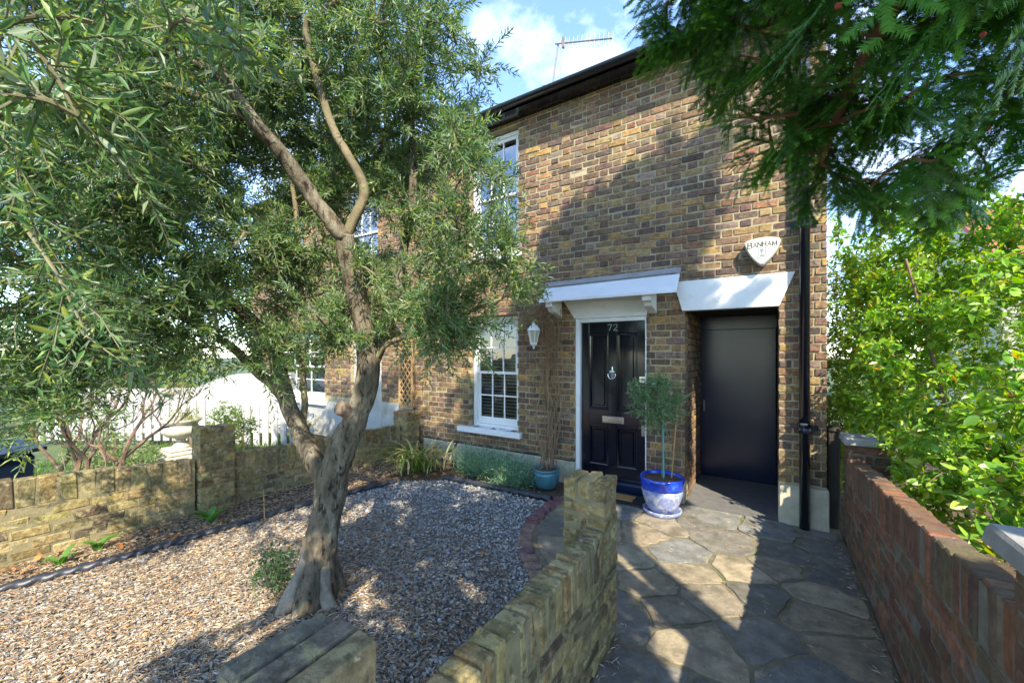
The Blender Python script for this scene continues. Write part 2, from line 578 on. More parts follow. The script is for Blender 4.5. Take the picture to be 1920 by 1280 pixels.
STOCK0 = [((0.30, 0.20, 0.085), 3), ((0.24, 0.155, 0.075), 4), ((0.17, 0.105, 0.060), 4), ((0.115, 0.075, 0.052), 3.5), ((0.070, 0.052, 0.052), 2.6),
         ((0.14, 0.075, 0.062), 2.2), ((0.25, 0.11, 0.055), 1.5), ((0.40, 0.23, 0.065), 1.3), ((0.22, 0.165, 0.13), 1.6)]
STOCK = [(tuple(np.array(c) * 0.62 + np.array((0.200, 0.128, 0.080)) * 0.40), w) for c, w in STOCK0]
YELLOW = [((0.275, 0.205, 0.085), 3), ((0.23, 0.172, 0.075), 3), ((0.31, 0.23, 0.105), 2), ((0.18, 0.14, 0.07), 2.2), ((0.115, 0.085, 0.052), 0.9), ((0.23, 0.125, 0.055), 0.5)]
RED = [((0.155, 0.078, 0.048), 3), ((0.19, 0.092, 0.052), 2.5), ((0.125, 0.070, 0.046), 3), ((0.12, 0.085, 0.055), 2.5)]


def pick(pal):
    w = np.array([p[1] for p in pal], float)
    c = np.array(pal[rng.choice(len(pal), p=w / w.sum())][0])
    return np.clip(c * rng.normal(1, 0.12) * (1 + rng.normal(0, 0.04, 3)), 0.02, 0.7)


CH = 0.0805          # course height of the house


def flemish(bw, x0, x1, z0, z1, Y, openings, pal, weight, phase=0.0, seed_axis='x', sgn=-1):
    """lay a Flemish-bond face; bricks are set 6 mm proud of the mortar"""
    m = 0.011
    n = 0
    z = z0
    while z < z1 - 0.02:
        zt = min(z + CH - m, z1)
        x = x0 - (0.17 if n % 2 else 0.0) - phase
        i = 0
        while x < x1:
            w = 0.225 if i % 2 == 0 else 0.1125
            a, b = max(x, x0), min(x + w - m, x1)
            x += w
            i += 1
            if b - a < 0.02:
                continue
            rects = [(a, b, z, zt)]
            for (ox0, ox1, oz0, oz1) in openings:
                nr = []
                for (ra, rb, rz0, rz1) in rects:
                    if rb <= ox0 or ra >= ox1 or rz1 <= oz0 or rz0 >= oz1:
                        nr.append((ra, rb, rz0, rz1))
                        continue
                    if ra < ox0 - 0.015:
                        nr.append((ra, ox0, rz0, rz1))
                    if rb > ox1 + 0.015:
                        nr.append((ox1, rb, rz0, rz1))
                    if rz1 > oz1 + 0.02:
                        nr.append((max(ra, ox0), min(rb, ox1), oz1, rz1))
                    elif rz0 < oz0 - 0.02:
                        nr.append((max(ra, ox0), min(rb, ox1), rz0, oz0))
                rects = nr
            for (ra, rb, rz0, rz1) in rects:
                if rb - ra < 0.018 or rz1 - rz0 < 0.018:
                    continue
                pr = rng.normal(0, 0.0018)
                if seed_axis == 'x':
                    c = ((ra + rb) / 2, Y + 0.05 + pr, (rz0 + rz1) / 2)
                else:
                    c = (Y - sgn * 0.05 + pr, (ra + rb) / 2, (rz0 + rz1) / 2)
                bw.put(c, (rb - ra, 0.1, rz1 - rz0), seed_axis, pick(pal), weight(c))
        z += CH
        n += 1


# ------------------------------------------------------------------ ground
def sheet(name, poly, z, mat, kind='structure'):
    me = np_mesh(name, [(x, y, z) for x, y in poly], [np.array([list(range(len(poly)))])])
    o = link(name, me, mat)
    if kind:
        o['kind'] = kind
    return o


sheet('ground', [(-140, -90), (90, -90), (90, 140), (-140, 140)], -0.06, M['lawn'])
sheet('pavement', [(-60, -6), (60, -6), (60, -0.9), (-60, -0.9)], -0.012, M['asphalt'])
sheet('soil', [(-5.0, -0.85), (-0.6, -0.85), (-0.6, 4.9), (-5.0, 4.9)], 0.0, M['soil'])
sheet('neighbour_soil', [(0.66, -0.85), (9, -0.85), (9, 12), (0.4, 12), (0.4, 4.9)], -0.008, M['soil'])

SETT = [(-1.02, 2.36), (-1.24, 2.47), (-1.46, 2.65), (-1.67, 2.85), (-1.83, 3.07), (-1.93, 3.32), (-1.99, 3.62), (-2.01, 3.92), (-2.01, 4.22)]
gravel_poly = [(-4.66, -0.85), (-0.89, -0.85), (-0.89, 2.2), (-1.0, 2.3)] + SETT[:-1] + [(-2.02, 4.0), (-3.57, 3.96), (-4.05, 3.6), (-4.27, 2.48), (-4.34, 1.6), (-4.53, 0.41)]
sheet('gravel_bed', gravel_poly, 0.004, M['gravel_base'])


def inside(poly, P):
    P = np.asarray(P)
    r = np.zeros(len(P), bool)
    n = len(poly)
    for i in range(n):
        x1, y1 = poly[i]
        x2, y2 = poly[(i + 1) % n]
        c = (y1 > P[:, 1]) != (y2 > P[:, 1])
        r ^= c & (P[:, 0] < (x2 - x1) * (P[:, 1] - y1) / (y2 - y1 + 1e-12) + x1)
    return r


# gravel stones
ico_v, ico_f = [], []
ph = (1 + 5 ** 0.5) / 2
ico_v = unit(np.array([(-1, ph, 0), (1, ph, 0), (-1, -ph, 0), (1, -ph, 0), (0, -1, ph), (0, 1, ph), (0, -1, -ph), (0, 1, -ph), (ph, 0, -1), (ph, 0, 1), (-ph, 0, -1), (-ph, 0, 1)], float))
ico_f = np.array([(0, 11, 5), (0, 5, 1), (0, 1, 7), (0, 7, 10), (0, 10, 11), (1, 5, 9), (5, 11, 4), (11, 10, 2), (10, 7, 6), (7, 1, 8), (3, 9, 4), (3, 4, 2), (3, 2, 6), (3, 6, 8), (3, 8, 9), (4, 9, 5), (2, 4, 11), (6, 2, 10), (8, 6, 7), (9, 8, 1)])
NS = 26500
P = np.stack([rng.uniform(-4.6, -0.75, NS * 2), -0.3 + 4.4 * rng.random(NS * 2) ** 1.0], axis=1)
P = P[inside(gravel_poly, P)][:NS]
n = len(P)
s0 = rng.uniform(0.0065, 0.0135, n)
sc3 = np.stack([s0 * rng.uniform(0.9, 1.5, n), s0 * rng.uniform(0.7, 1.1, n), s0 * rng.uniform(0.5, 0.85, n)], axis=1)
ang = rng.uniform(0, 6.283, n)
V = ico_v[None] * sc3[:, None, :] * rng.uniform(0.82, 1.15, (n, 12, 1))
tl = rng.normal(0, 0.3, n)
V = np.stack([V[..., 0], V[..., 1] * np.cos(tl)[:, None] - V[..., 2] * np.sin(tl)[:, None], V[..., 1] * np.sin(tl)[:, None] + V[..., 2] * np.cos(tl)[:, None]], -1)
V = np.stack([V[..., 0] * np.cos(ang)[:, None] - V[..., 1] * np.sin(ang)[:, None], V[..., 0] * np.sin(ang)[:, None] + V[..., 1] * np.cos(ang)[:, None], V[..., 2]], -1)
V += np.stack([P[:, 0], P[:, 1], 0.004 + s0 * 0.45 + rng.uniform(0, 0.006, n)], 1)[:, None, :]
F = (ico_f[None] + (np.arange(n) * 12)[:, None, None]).reshape(-1, 3)
gp = np.array([(0.46, 0.45, 0.42), (0.34, 0.325, 0.30), (0.26, 0.255, 0.25), (0.20, 0.20, 0.21), (0.40, 0.385, 0.35), (0.28, 0.245, 0.20), (0.15, 0.15, 0.16), (0.22, 0.24, 0.23)])
gc = gp[rng.integers(0, len(gp), n)] * rng.normal(1, 0.12, (n, 1))
me = np_mesh('gravel', V.reshape(-1, 3), [F], col=np.repeat(np.clip(gc, 0.05, 0.8), 12, axis=0))
tag(link('gravel', me, M['stone']), 'pale grey pea gravel covering the front garden', 'gravel', kind='stuff')


# crazy paving
def clip(poly, a, b, c):
    """keep a*x+b*y<=c"""
    out = []
    for i in range(len(poly)):
        p, q = poly[i], poly[(i + 1) % len(poly)]
        dp, dq = a * p[0] + b * p[1] - c, a * q[0] + b * q[1] - c
        if dp <= 0:
            out.append(p)
        if dp * dq < 0:
            t = dp / (dp - dq)
            out.append((p[0] + t * (q[0] - p[0]), p[1] + t * (q[1] - p[1])))
    return out


def flag(parent, poly, z0, z1, gap, col, name='flagstone', rough=0.009):
    # inset, roughen the outline, bevel the top edge
    pts = list(poly)
    n = len(pts)
    area = sum(pts[i][0] * pts[(i + 1) % n][1] - pts[(i + 1) % n][0] * pts[i][1] for i in range(n)) / 2
    if area < 0:
        pts = pts[::-1]
        area = -area
    if area < 0.008:
        return
    q = list(pts)
    for i in range(n):
        (x1, y1), (x2, y2) = pts[i], pts[(i + 1) % n]
        L_ = math.hypot(x2 - x1, y2 - y1)
        if L_ < 1e-6:
            continue
        a, b = (y2 - y1) / L_, -(x2 - x1) / L_
        q = clip(q, a, b, a * x1 + b * y1 - gap * random.uniform(0.6, 1.3))
        if len(q) < 3:
            return
    out = []
    m = len(q)
    for i in range(m):
        p0, p1, p2 = np.array(q[i - 1]), np.array(q[i]), np.array(q[(i + 1) % m])
        l1, l2 = np.linalg.norm(p0 - p1), np.linalg.norm(p2 - p1)
        cut = min(0.011, 0.3 * l1, 0.3 * l2)
        out.append(p1 + (p0 - p1) / (l1 + 1e-9) * cut)
        out.append(p1 + (p2 - p1) / (l2 + 1e-9) * cut)
        k = int(l2 / 0.07)
        for j in range(1, k):
            out.append(p1 + (p2 - p1) * j / k + np.array([random.gauss(0, rough), random.gauss(0, rough)]))
    o = np.array(out)
    c = o.mean(0)
    tilt = (random.gauss(0, 0.004), random.gauss(0, 0.004))
    def ring(s, z):
        p = c + (o - c) * s
        return np.stack([p[:, 0], p[:, 1], z + (p[:, 0] - c[0]) * tilt[0] + (p[:, 1] - c[1]) * tilt[1]], 1)
    size = max(0.05, np.linalg.norm(o - c, axis=1).mean())
    k = len(o)
    V = np.concatenate([ring(1, z0), ring(1, z1 - 0.0035), ring(1 - 0.0045 / size, z1)])
    F = [tuple(range(2 * k, 3 * k))]
    for r in range(2):
        F += [(r * k + i, r * k + (i + 1) % k, (r + 1) * k + (i + 1) % k, (r + 1) * k + i) for i in range(k)]
    ob = B().add(V, F).obj(name, M['flag_object'], parent)
    ob.color = (*col, 1)


path = sheet('path', [(-0.76, -0.85), (0.573, -0.85), (0.573, 4.9), (-2.05, 4.9), (-2.03, 4.25)] + SETT[::-1][1:] + [(-1.0, 2.36), (-0.76, 2.36)], 0.0165, M['joint'])
FLAGC = [(0.205, 0.17, 0.12), (0.155, 0.14, 0.115), (0.25, 0.205, 0.135), (0.135, 0.125, 0.105), (0.22, 0.175, 0.115), (0.17, 0.165, 0.15)]


def voronoi(parent, region, seeds):
    for i, s in enumerate(seeds):
        poly = list(region)
        for j, t in enumerate(seeds):
            if i == j:
                continue
            a, b = t[0] - s[0], t[1] - s[1]
            if a * a + b * b > 3:
                continue
            poly = clip(poly, a, b, (t[0] ** 2 + t[1] ** 2 - s[0] ** 2 - s[1] ** 2) / 2)
            if len(poly) < 3:
                break
        if len(poly) >= 3:
            flag(parent, poly, 0.006, 0.024 + random.uniform(-0.004, 0.004), 0.013, np.array(random.choice(FLAGC)) * random.uniform(0.88, 1.12))


rg = random.Random(11)
far_region = [(0.56, 2.22), (0.56, 4.74), (-0.68, 4.74), (-1.93, 4.30), (-1.925, 3.9), (-1.905, 3.62), (-1.85, 3.35), (-1.75, 3.12), (-1.60, 2.92), (-1.40, 2.73), (-1.2, 2.56), (-0.98, 2.42), (-0.755, 2.30)]
voronoi(path, far_region, [(-1.7, 3.95), (-1.72, 3.45), (-1.55, 3.1), (-1.3, 3.65), (-1.38, 4.2), (-1.15, 2.85), (-1.0, 3.25), (-0.8, 2.55), (-0.72, 2.95), (-0.62, 3.55), (-0.85, 4.1), (-0.35, 2.5),
                           (-0.33, 3.05), (-0.15, 3.5), (-0.3, 4.0), (-0.5, 4.5), (0.05, 4.45), (0.12, 4.05), (0.2, 2.55), (0.28, 3.15), (0.38, 3.75), (0.42, 4.3), (0.45, 4.62), (-0.55, 2.72), (-1.0, 3.75), (0.0, 2.75), (0.1, 3.72), (-0.62, 4.25), (-0.48, 3.28), (0.4, 2.9), (-0.05, 3.25), (0.3, 3.48), (-1.5, 3.75)])
voronoi(path, [(-0.755, -0.8), (0.56, -0.8), (0.56, 2.20), (-0.755, 2.28)],
        [(-0.62, 2.08), (-0.55, 1.55), (-0.15, 1.95), (0.2, 2.0), (0.45, 1.75), (0.05, 1.5), (-0.35, 1.2), (0.38, 1.25), (0.0, 0.95), (-0.45, 0.75), (0.4, 0.7), (-0.1, 1.25), (0.15, 1.78), (-0.4, 1.85), (0.05, 0.4), (-0.4, 0.2), (0.4, 0.1), (0, -0.3), (-0.4, -0.5), (0.4, -0.5)])

# curved row of purple setts beside the paving
sp = spline([(x, y, 0) for x, y in SETT], 60)
acc = np.concatenate([[0], np.cumsum(np.linalg.norm(np.diff(sp, axis=0), axis=1))])
edging = tag(empty('sett_edging', (-1.7, 3.1, 0)), 'curved row of purple brick setts edging the gravel', 'edging')
for d_ in np.arange(0.06, acc[-1] - 0.05, 0.118):
    p = np.array([np.interp(d_, acc, sp[:, k]) for k in range(3)])
    q = np.array([np.interp(d_ + 0.01, acc, sp[:, k]) for k in range(3)])
    t = unit(q - p)
    nrm = np.array([t[1], -t[0], 0])
    V, F = chamfer_box(0.098, 0.145, 0.06, 0.018, 0.006, rng)
    b = B().add(V, F).mesh('sett')
    b.materials.append(M['rbrick_object'])
    o = bpy.data.objects.new('sett', b)
    o.parent = edging
    o.matrix_parent_inverse = edging.matrix_world.inverted()
    o.location = Vector(p + np.array([1.7, -3.1, 0.008]) + np.array([0, 0, rng.normal(0, 0.003)]))
    o.rotation_euler = (0, 0, math.atan2(t[1], t[0]) + rng.normal(0, 0.04))
    o.matrix_parent_inverse = Matrix()
    o.color = (*(np.array(random.choice([(0.16, 0.075, 0.075), (0.19, 0.10, 0.085), (0.13, 0.075, 0.08), (0.20, 0.13, 0.10)]))), 1)
    COL.objects.link(o)

# ------------------------------------------------------------------ house 72
FY = 4.76            # plane of the facade
house = tag(empty('brick_house', (-2.27, 4.76, 0)), 'two-storey stock brick cottage with black front door numbered 72', 'house')
house.location = (0, 0, 0)
O_WIN1 = (-3.83, -2.967, 0.57, 2.23)
O_WIN2 = (-3.83, -2.96, 3.12, 4.90)
O_DOOR = (-2.085, -1.19, 0.0, 2.13)
O_PASS = (-0.77, 0.09, 0.0, 2.17)
OPEN = [O_WIN1, O_WIN2, O_DOOR, O_PASS]
X0, X1, ZT = -5.02, 0.472, 4.97

# mortar body of the facade: cells between the openings (openings 8 mm larger so bricks show in the reveals)
wall_b = B()
ox = sorted({X0 + 0.01, X1 - 0.01} | {v for o in OPEN for v in (o[0] - 0.008, o[1] + 0.008)})
for i in range(len(ox) - 1):
    a, b = ox[i], ox[i + 1]
    zs = [0.0]
    cut = [(o[2], o[3]) for o in OPEN if o[0] - 0.009 <= a and b <= o[1] + 0.009]
    z = -0.05
    for lo, hi in sorted(cut):
        if lo - 0.008 > z + 0.01:
            wall_b.box(a, b, FY + 0.0075, FY + 0.22, z, lo - 0.008)
        z = hi + 0.008
    wall_b.box(a, b, FY + 0.0075, FY + 0.22, z, ZT)
wall_o = wall_b.obj('wall', M['mortar'], house)

bw = Brickwork('brick', [(0.214, 0.1, 0.0695), (0.1015, 0.1, 0.0695)])


def vis(c):
    w, u, v = shows(c)
    if u < 800 or (u < 1000 and v < 640) or (u > 1300 and v < 420):
        return 0.02
    if 1010 < u < 1280 and 520 < v < 590:
        return 0.05
    return 1.0


# plinth zones carry no bricks
PL = [(-4.78, -2.085, -0.1, 0.30), (0.09, 0.6, -0.1, 0.40), (-1.19, -0.77, -0.1, 0.26)]
flemish(bw, X0, X1, 0.02, ZT - 0.01, FY, OPEN + PL, STOCK, vis)
# brick return of the passage, facing the light
flemish(bw, FY + 0.115, 6.0, 0.02, 2.17, -0.77, [], STOCK, lambda c: 0.3, seed_axis='y', sgn=1)
bw.emit(wall_o, 300)

# body behind the facade: side walls, back, passage, floor slab
bd = B()
bd.box(X1 - 0.22, X1 - 0.004, FY + 0.22, 9.2, -0.05, ZT)
bd.box(X0, X0 + 0.2, FY + 0.22, 9.2, -0.05, ZT)
bd.box(X0, X1 - 0.004, 9.2, 9.4, -0.05, ZT)
bd.obj('side_wall', M['brick_far'], house)
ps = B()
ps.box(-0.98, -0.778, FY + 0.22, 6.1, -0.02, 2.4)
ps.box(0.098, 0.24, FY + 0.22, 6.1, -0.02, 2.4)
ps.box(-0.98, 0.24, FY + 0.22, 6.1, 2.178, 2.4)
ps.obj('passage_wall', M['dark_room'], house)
B().box(-0.775, 0.095, FY - 0.04, 6.1, -0.03, 0.03).obj('passage_floor', M['asphalt'], house)
B().box(-2.2, -0.985, FY + 0.225, FY + 0.3, 0.0, 2.4).box(-4.8, -2.2, 6.0, 6.05, 0, 4.9).box(-4.8, -1, 4.99, 6.0, 2.55, 2.6).obj('inner_wall', M['dark_room'], house)

# plinth
pb = B()
pb.box(-4.78, -2.088, FY - 0.028, FY + 0.2, -0.03, 0.288, 0.008)
pb.obj('plinth', M['plinth'], house)
B().box(0.092, X1 + 0.015, FY - 0.034, FY + 0.2, -0.03, 0.395, 0.012).obj('plinth', M['plinth'], house)
B().box(-1.188, -0.772, FY - 0.02, FY + 0.2, -0.03, 0.25, 0.008).obj('plinth', M['plinth'], house)
B().box(-4.78, -2.09, FY - 0.012, FY + 0.1, 0.289, 0.302).obj('damp_course', M['black_plastic'], house)
B().box(-4.60, -4.47, FY - 0.05, FY - 0.02, 0.05, 0.18, 0.006).obj('vent_block', M['red'], house)
B().tube(spline([(-4.05, FY - 0.036, 0.29), (-4.12, FY - 0.045, 0.2), (-4.25, FY - 0.06, 0.1), (-4.32, FY - 0.08, 0.01)], 16), 0.009, 6).obj('cable', M['rubber'], house)

# eaves
B().box(X0, X1 + 0.16, 4.53, FY + 0.22, 4.975, 5.11).obj('soffit', M['black_gloss'], house)
gut = B()
pts = [(math.cos(a) * 0.058, math.sin(a) * 0.058) for a in np.linspace(math.pi, 2 * math.pi, 13)]
inn = [(math.cos(a) * 0.053, math.sin(a) * 0.053 + 0.002) for a in np.linspace(2 * math.pi, math.pi, 13)]
gut.prism([(4.468 + y, 5.035 + z) for y, z in pts + inn], 'x', X0, X1 + 0.18)
g_o = gut.obj('gutter', M['black_plastic'], house)
for gx in (-3.95, -3.03, -2.36, -1.2, -0.1):
    B().prism([(4.468 + y * 1.09, 5.035 + z * 1.09) for y, z in pts + inn], 'x', gx - 0.02, gx + 0.02).obj('bracket', M['black_plastic'], g_o)
rf = B()
rf.prism([(4.56, 5.112), (6.98, 6.45), (6.98, 6.50), (4.56, 5.14)], 'x', X0, X1 + 0.12)
rf.prism([(6.985, 6.45), (9.6, 5.1), (9.6, 5.14), (6.985, 6.50)], 'x', X0, X1 + 0.12)
rf.obj('roof', M['roof'], house)


# windows
def sash(parent, x0, x1, z0, z1, Y, rows, glass, sill=None):
    """sash window set back in its opening: outer frame, meeting rail, bars, panes"""
    w = B()
    f = 0.055
    w.box(x0, x0 + f, Y, Y + 0.09, z0, z1, 0.004)
    w.box(x1 - f, x1, Y, Y + 0.09, z0, z1, 0.004)
    w.box(x0 + f, x1 - f, Y + 0.002, Y + 0.09, z1 - f, z1, 0.004)
    w.box(x0 + f, x1 - f, Y + 0.002, Y + 0.09, z0, z0 + 0.045, 0.004)
    wo_ = w.obj('window', M['white'], parent)
    zm = (z0 + 0.045 + z1 - f) / 2
    for k, (a, b, yy) in enumerate(((z0 + 0.045, zm + 0.02, Y + 0.052), (zm - 0.02, z1 - f, Y + 0.020))):
        s_ = B()
        lo, hi = x0 + f, x1 - f
        st, br = 0.045, (0.10 if k == 0 else 0.036)
        tr = 0.036 if k == 0 else 0.05
        s_.box(lo, lo + st, yy, yy + 0.03, a, b, 0.003)
        s_.box(hi - st, hi, yy, yy + 0.03, a, b, 0.003)
        s_.box(lo + st, hi - st, yy + 0.001, yy + 0.03, a, a + br, 0.003)
        s_.box(lo + st, hi - st, yy + 0.001, yy + 0.03, b - tr, b, 0.003)
        so = s_.obj('sash', M['white'], wo_)
        ga, gb = a + br, b - tr
        gl, gr = lo + st, hi - st
        n = 3
        bar = 0.020
        for i in range(1, n):
            x = gl + (gr - gl) * i / n
            B().box(x - bar / 2, x + bar / 2, yy + 0.004, yy + 0.026, ga, gb).obj('glazing_bar', M['white'], wo_)
        for j in range(1, rows):
            z = ga + (gb - ga) * j / rows
            B().box(gl, gr, yy + 0.006, yy + 0.024, z - bar / 2, z + bar / 2).obj('glazing_bar', M['white'], wo_)
        for i in range(n):
            for j in range(rows):
                xa, xb = gl + (gr - gl) * i / n + bar / 2, gl + (gr - gl) * (i + 1) / n - bar / 2
                za, zb = ga + (gb - ga) * j / rows + bar / 2, ga + (gb - ga) * (j + 1) / rows - bar / 2
                me = np_mesh('pane', [(xa - .004, yy + 0.015, za - .004), (xb + .004, yy + 0.015, za - .004), (xb + .004, yy + 0.015 + random.uniform(-.002, .002), zb + .004), (xa - .004, yy + 0.015 + random.uniform(-.002, .002), zb + .004)], [np.array([(0, 1, 2, 3)])])
                link('pane', me, glass, wo_)
    if sill:
        B().box(sill[0], sill[1], FY - 0.075, Y + 0.03, sill[2], sill[3], 0.008).obj('sill', M['white'], wo_)
    return wo_


sash(house, -3.825, -2.972, 0.572, 2.225, FY + 0.10, 2, M['glass'], (-4.02, -2.885, 0.492, 0.57))
sash(house, -3.825, -2.965, 3.125, 4.895, FY + 0.10, 2, M['glass_sky'], (-3.98, -2.90, 3.03, 3.122))
blind = tag(empty('venetian_blind', (-3.4, 4.98, 2.15)), 'grey slatted blind inside the ground-floor sash window', 'blind')
sl = B().box(-0.37, 0.37, -0.024, 0.024, -0.0012, 0.0012).mesh('slat')
sl.materials.append(M['blind'])
B().box(-0.38, 0.38, -0.02, 0.02, 0.02, 0.06).obj('headrail', M['blind'], blind)
for i in range(30):
    o = bpy.data.objects.new('slat', sl)
    o.parent = blind
    o.location = (0, 0, -0.02 - 0.05 * i)
    o.rotation_euler = (R(22), 0, 0)
    COL.objects.link(o)

# front door
DX0, DX1, DZ0, DZ1 = -2.025, -1.205, 0.13, 2.075
db = B()
db.box(-2.083, DX0, FY + 0.0, FY + 0.10, 0.02, 2.125, 0.004)
db.box(DX1, -1.192, FY + 0.0, FY + 0.10, 0.02, 2.125, 0.002)
db.box(DX0, DX1, FY + 0.001, FY + 0.10, DZ1, 2.125, 0.004)
db.obj('door_frame', M['white'], house)
B().box(-2.03, -1.2, FY - 0.05, FY + 0.14, 0.0, 0.125, 0.008).obj('threshold', M['black_door'], house)
DY = FY + 0.055
d0 = B()
st = 0.105
PAN = [(DX0 + st, -1.668, 0.98, 1.935), (-1.562, DX1 - st, 0.98, 1.935), (DX0 + st, -1.668, 0.28, 0.78), (-1.562, DX1 - st, 0.28, 0.78)]
d0.box(DX0, DX0 + st, DY, DY + 0.045, DZ0, DZ1, 0.002)
d0.box(DX1 - st, DX1, DY, DY + 0.045, DZ0, DZ1, 0.002)
d0.box(-1.668, -1.562, DY, DY + 0.045, DZ0, DZ1, 0.002)
for a, b in ((DZ0, 0.28), (0.78, 0.98), (1.935, DZ1)):
    d0.box(DX0 + st, -1.668, DY + 0.0005, DY + 0.045, a, b, 0.002)
    d0.box(-1.562, DX1 - st, DY + 0.0005, DY + 0.045, a, b, 0.002)
d0.box(DX0, DX1, DY + 0.03, DY + 0.05, DZ0, DZ1)
door = d0.obj('door', M['black_gloss'], house)
door['label'] = 'glossy black four-panel front door'
for (a, b, c, d) in PAN:
    p_ = B()
    w = 0.022
    for (xa, xb, za, zb, dirn) in ((a, b, c, c + w, 0), (a, b, d - w, d, 0), (a, a + w, c + w, d - w, 1), (b - w, b, c + w, d - w, 1)):
        p_.box(xa, xb, DY - 0.006, DY + 0.03, za, zb, 0.008)
    p_.box(a + 0.05, b - 0.05, DY + 0.012, DY + 0.03, c + 0.05, d - 0.05, 0.008)
    p_.obj('panel', M['black_gloss'], door)
kx, kz = -1.612, 1.43
kb = B()
kb.lathe([(0.004, 0.095), (0.009, 0.09), (0.006, 0.08), (0.010, 0.072), (0.007, 0.062), (0.013, 0.052), (0.011, 0.045)], (kx, DY - 0.012, kz), 14)
kb.lathe([(0.040, 0.042), (0.042, 0.03), (0.036, 0.0), (0.022, -0.03), (0.010, -0.05), (0.014, -0.06), (0.006, -0.075), (0.003, -0.088)], (kx, DY - 0.012, kz), 18)
ring = [(kx + 0.047 * math.cos(a), DY - 0.035, kz - 0.01 + 0.05 * math.sin(a)) for a in np.linspace(R(160), R(380), 20)]
kb.tube(ring, 0.006, 8)
kb.obj('knocker', M['chrome'], door, True)
lb = B().box(-1.742, -1.468, DY - 0.008, DY + 0.01, 0.822, 0.905, 0.003)
lb.box(-1.715, -1.495, DY - 0.014, DY, 0.842, 0.885, 0.003)
lb.obj('letterbox', M['chrome'], door)
B().box(-1.285, -1.207, DY - 0.022, DY + 0.01, 1.335, 1.415, 0.006).lathe([(0.022, 0), (0.022, 0.02), (0.012, 0.03)], (-1.25, DY - 0.05, 1.36), 16).obj('door_lock', M['chrome'], door)
B().box(-1.262, -1.222, DY - 0.008, DY + 0.01, 0.70, 0.83, 0.003).obj('lock_plate', M['chrome'], door)
nb_ = B()
def digit(strokes, ox, s):
    for st__ in strokes:
        for p, q in zip(st__[:-1], st__[1:]):
            p, q = np.array(p, float), np.array(q, float)
            t = unit(q - p)
            nn = np.array([-t[1], t[0]]) * 0.42
            p, q = p - t * 0.15, q + t * 0.15
            nb_.prism([(ox + v[0] * s, 1.968 + v[1] * s) for v in (p + nn, p - nn, q - nn, q + nn)], 'y', DY - 0.005, DY + 0.003)
digit([[(0, 6), (4, 6), (1.6, 0)]], -1.672, 0.0122)
digit([[(0, 4.8), (0.8, 5.8), (2.2, 6.1), (3.5, 5.6), (3.9, 4.5), (3.3, 3.2), (0, 0), (4.2, 0)]], -1.602, 0.0122)
nb_.obj('numeral', M['number'], door)

# hood over the door, brackets, painted flat arches
hd = B()
hd.add([(-2.50, FY + 0.01, 2.585), (-0.825, FY + 0.01, 2.605), (-0.825, FY + 0.01, 2.565), (-2.50, FY + 0.01, 2.545),
        (-2.43, 4.42, 2.352), (-0.80, 4.42, 2.352), (-0.80, 4.42, 2.325), (-2.43, 4.42, 2.325)],
       [(0, 4, 5, 1), (3, 2, 6, 7), (4, 7, 6, 5), (0, 3, 7, 4), (1, 5, 6, 2), (0, 1, 2, 3)])
hood = hd.obj('door_hood', M['white'], house)
hood['label'] = 'sloping white hood above the front door'
B().add([(-2.52, FY - 0.004, 2.63), (-0.81, FY - 0.004, 2.65), (-0.81, FY - 0.05, 2.583), (-2.52, FY - 0.05, 2.563), (-2.52, FY + 0.01, 2.63), (-0.81, FY + 0.01, 2.65)], [(0, 3, 2, 1), (0, 1, 5, 4)]).obj('lead_flashing', M['stone_cap'], hood)
prof = [(FY - 0.003, 2.50), (4.47, 2.335), (4.47, 2.27), (4.50, 2.262), (4.53, 2.25), (4.56, 2.215), (4.60, 2.20), (4.66, 2.195), (FY - 0.003, 2.15)]
for bx in (-2.32, -1.12):
    B().prism(prof, 'x', bx - 0.045, bx + 0.045).obj('bracket', M['white'], hood)
B().prism([(-2.27, 2.40), (-1.10, 2.40), (-1.19, 2.128), (-2.09, 2.128)], 'y', FY - 0.012, FY + 0.05).obj('door_arch', M['white'], house)
lint = B().prism([(-0.89, 2.487), (0.228, 2.487), (0.098, 2.16), (-0.80, 2.16)], 'y', FY - 0.012, FY + 0.12).obj('passage_arch', M['white'], house)
lint['label'] = 'white painted flat arch over the side passage'

# side door in the passage
sdb = B().box(-0.77, 0.09, 5.98, 6.02, 0.035, 2.0, 0.004)
sd = sdb.obj('side_door', M['black_door'], house)
sd['label'] = 'plain black side door deep in the passage'
B().box(-0.778, 0.098, 5.96, 6.06, 2.003, 2.17).obj('transom', M['black_door'], sd)
B().box(-0.735, -0.715, 5.955, 5.979, 0.9, 1.05, 0.004).obj('handle', M['steel_dull'], sd)

# downpipe
dp = B()
PX, PY = 0.297, FY - 0.075
dp.tube([(PX, PY, 0.0), (PX, PY, 4.8), (PX, PY - 0.05, 4.9), (PX, 4.47, 5.0)], 0.043, 18)
dpo = dp.obj('downpipe', M['black_gloss'], house, True)
for z in (0.98, 2.93):
    B().lathe([(0.046, -0.05), (0.056, -0.045), (0.058, -0.02), (0.052, 0.0), (0.056, 0.02), (0.060, 0.035), (0.058, 0.05), (0.046, 0.055)], (PX, PY, z), 20).box(PX - 0.11, PX + 0.11, FY - 0.02, FY - 0.004, z - 0.02, z + 0.02).obj('collar', M['black_gloss'], dpo)

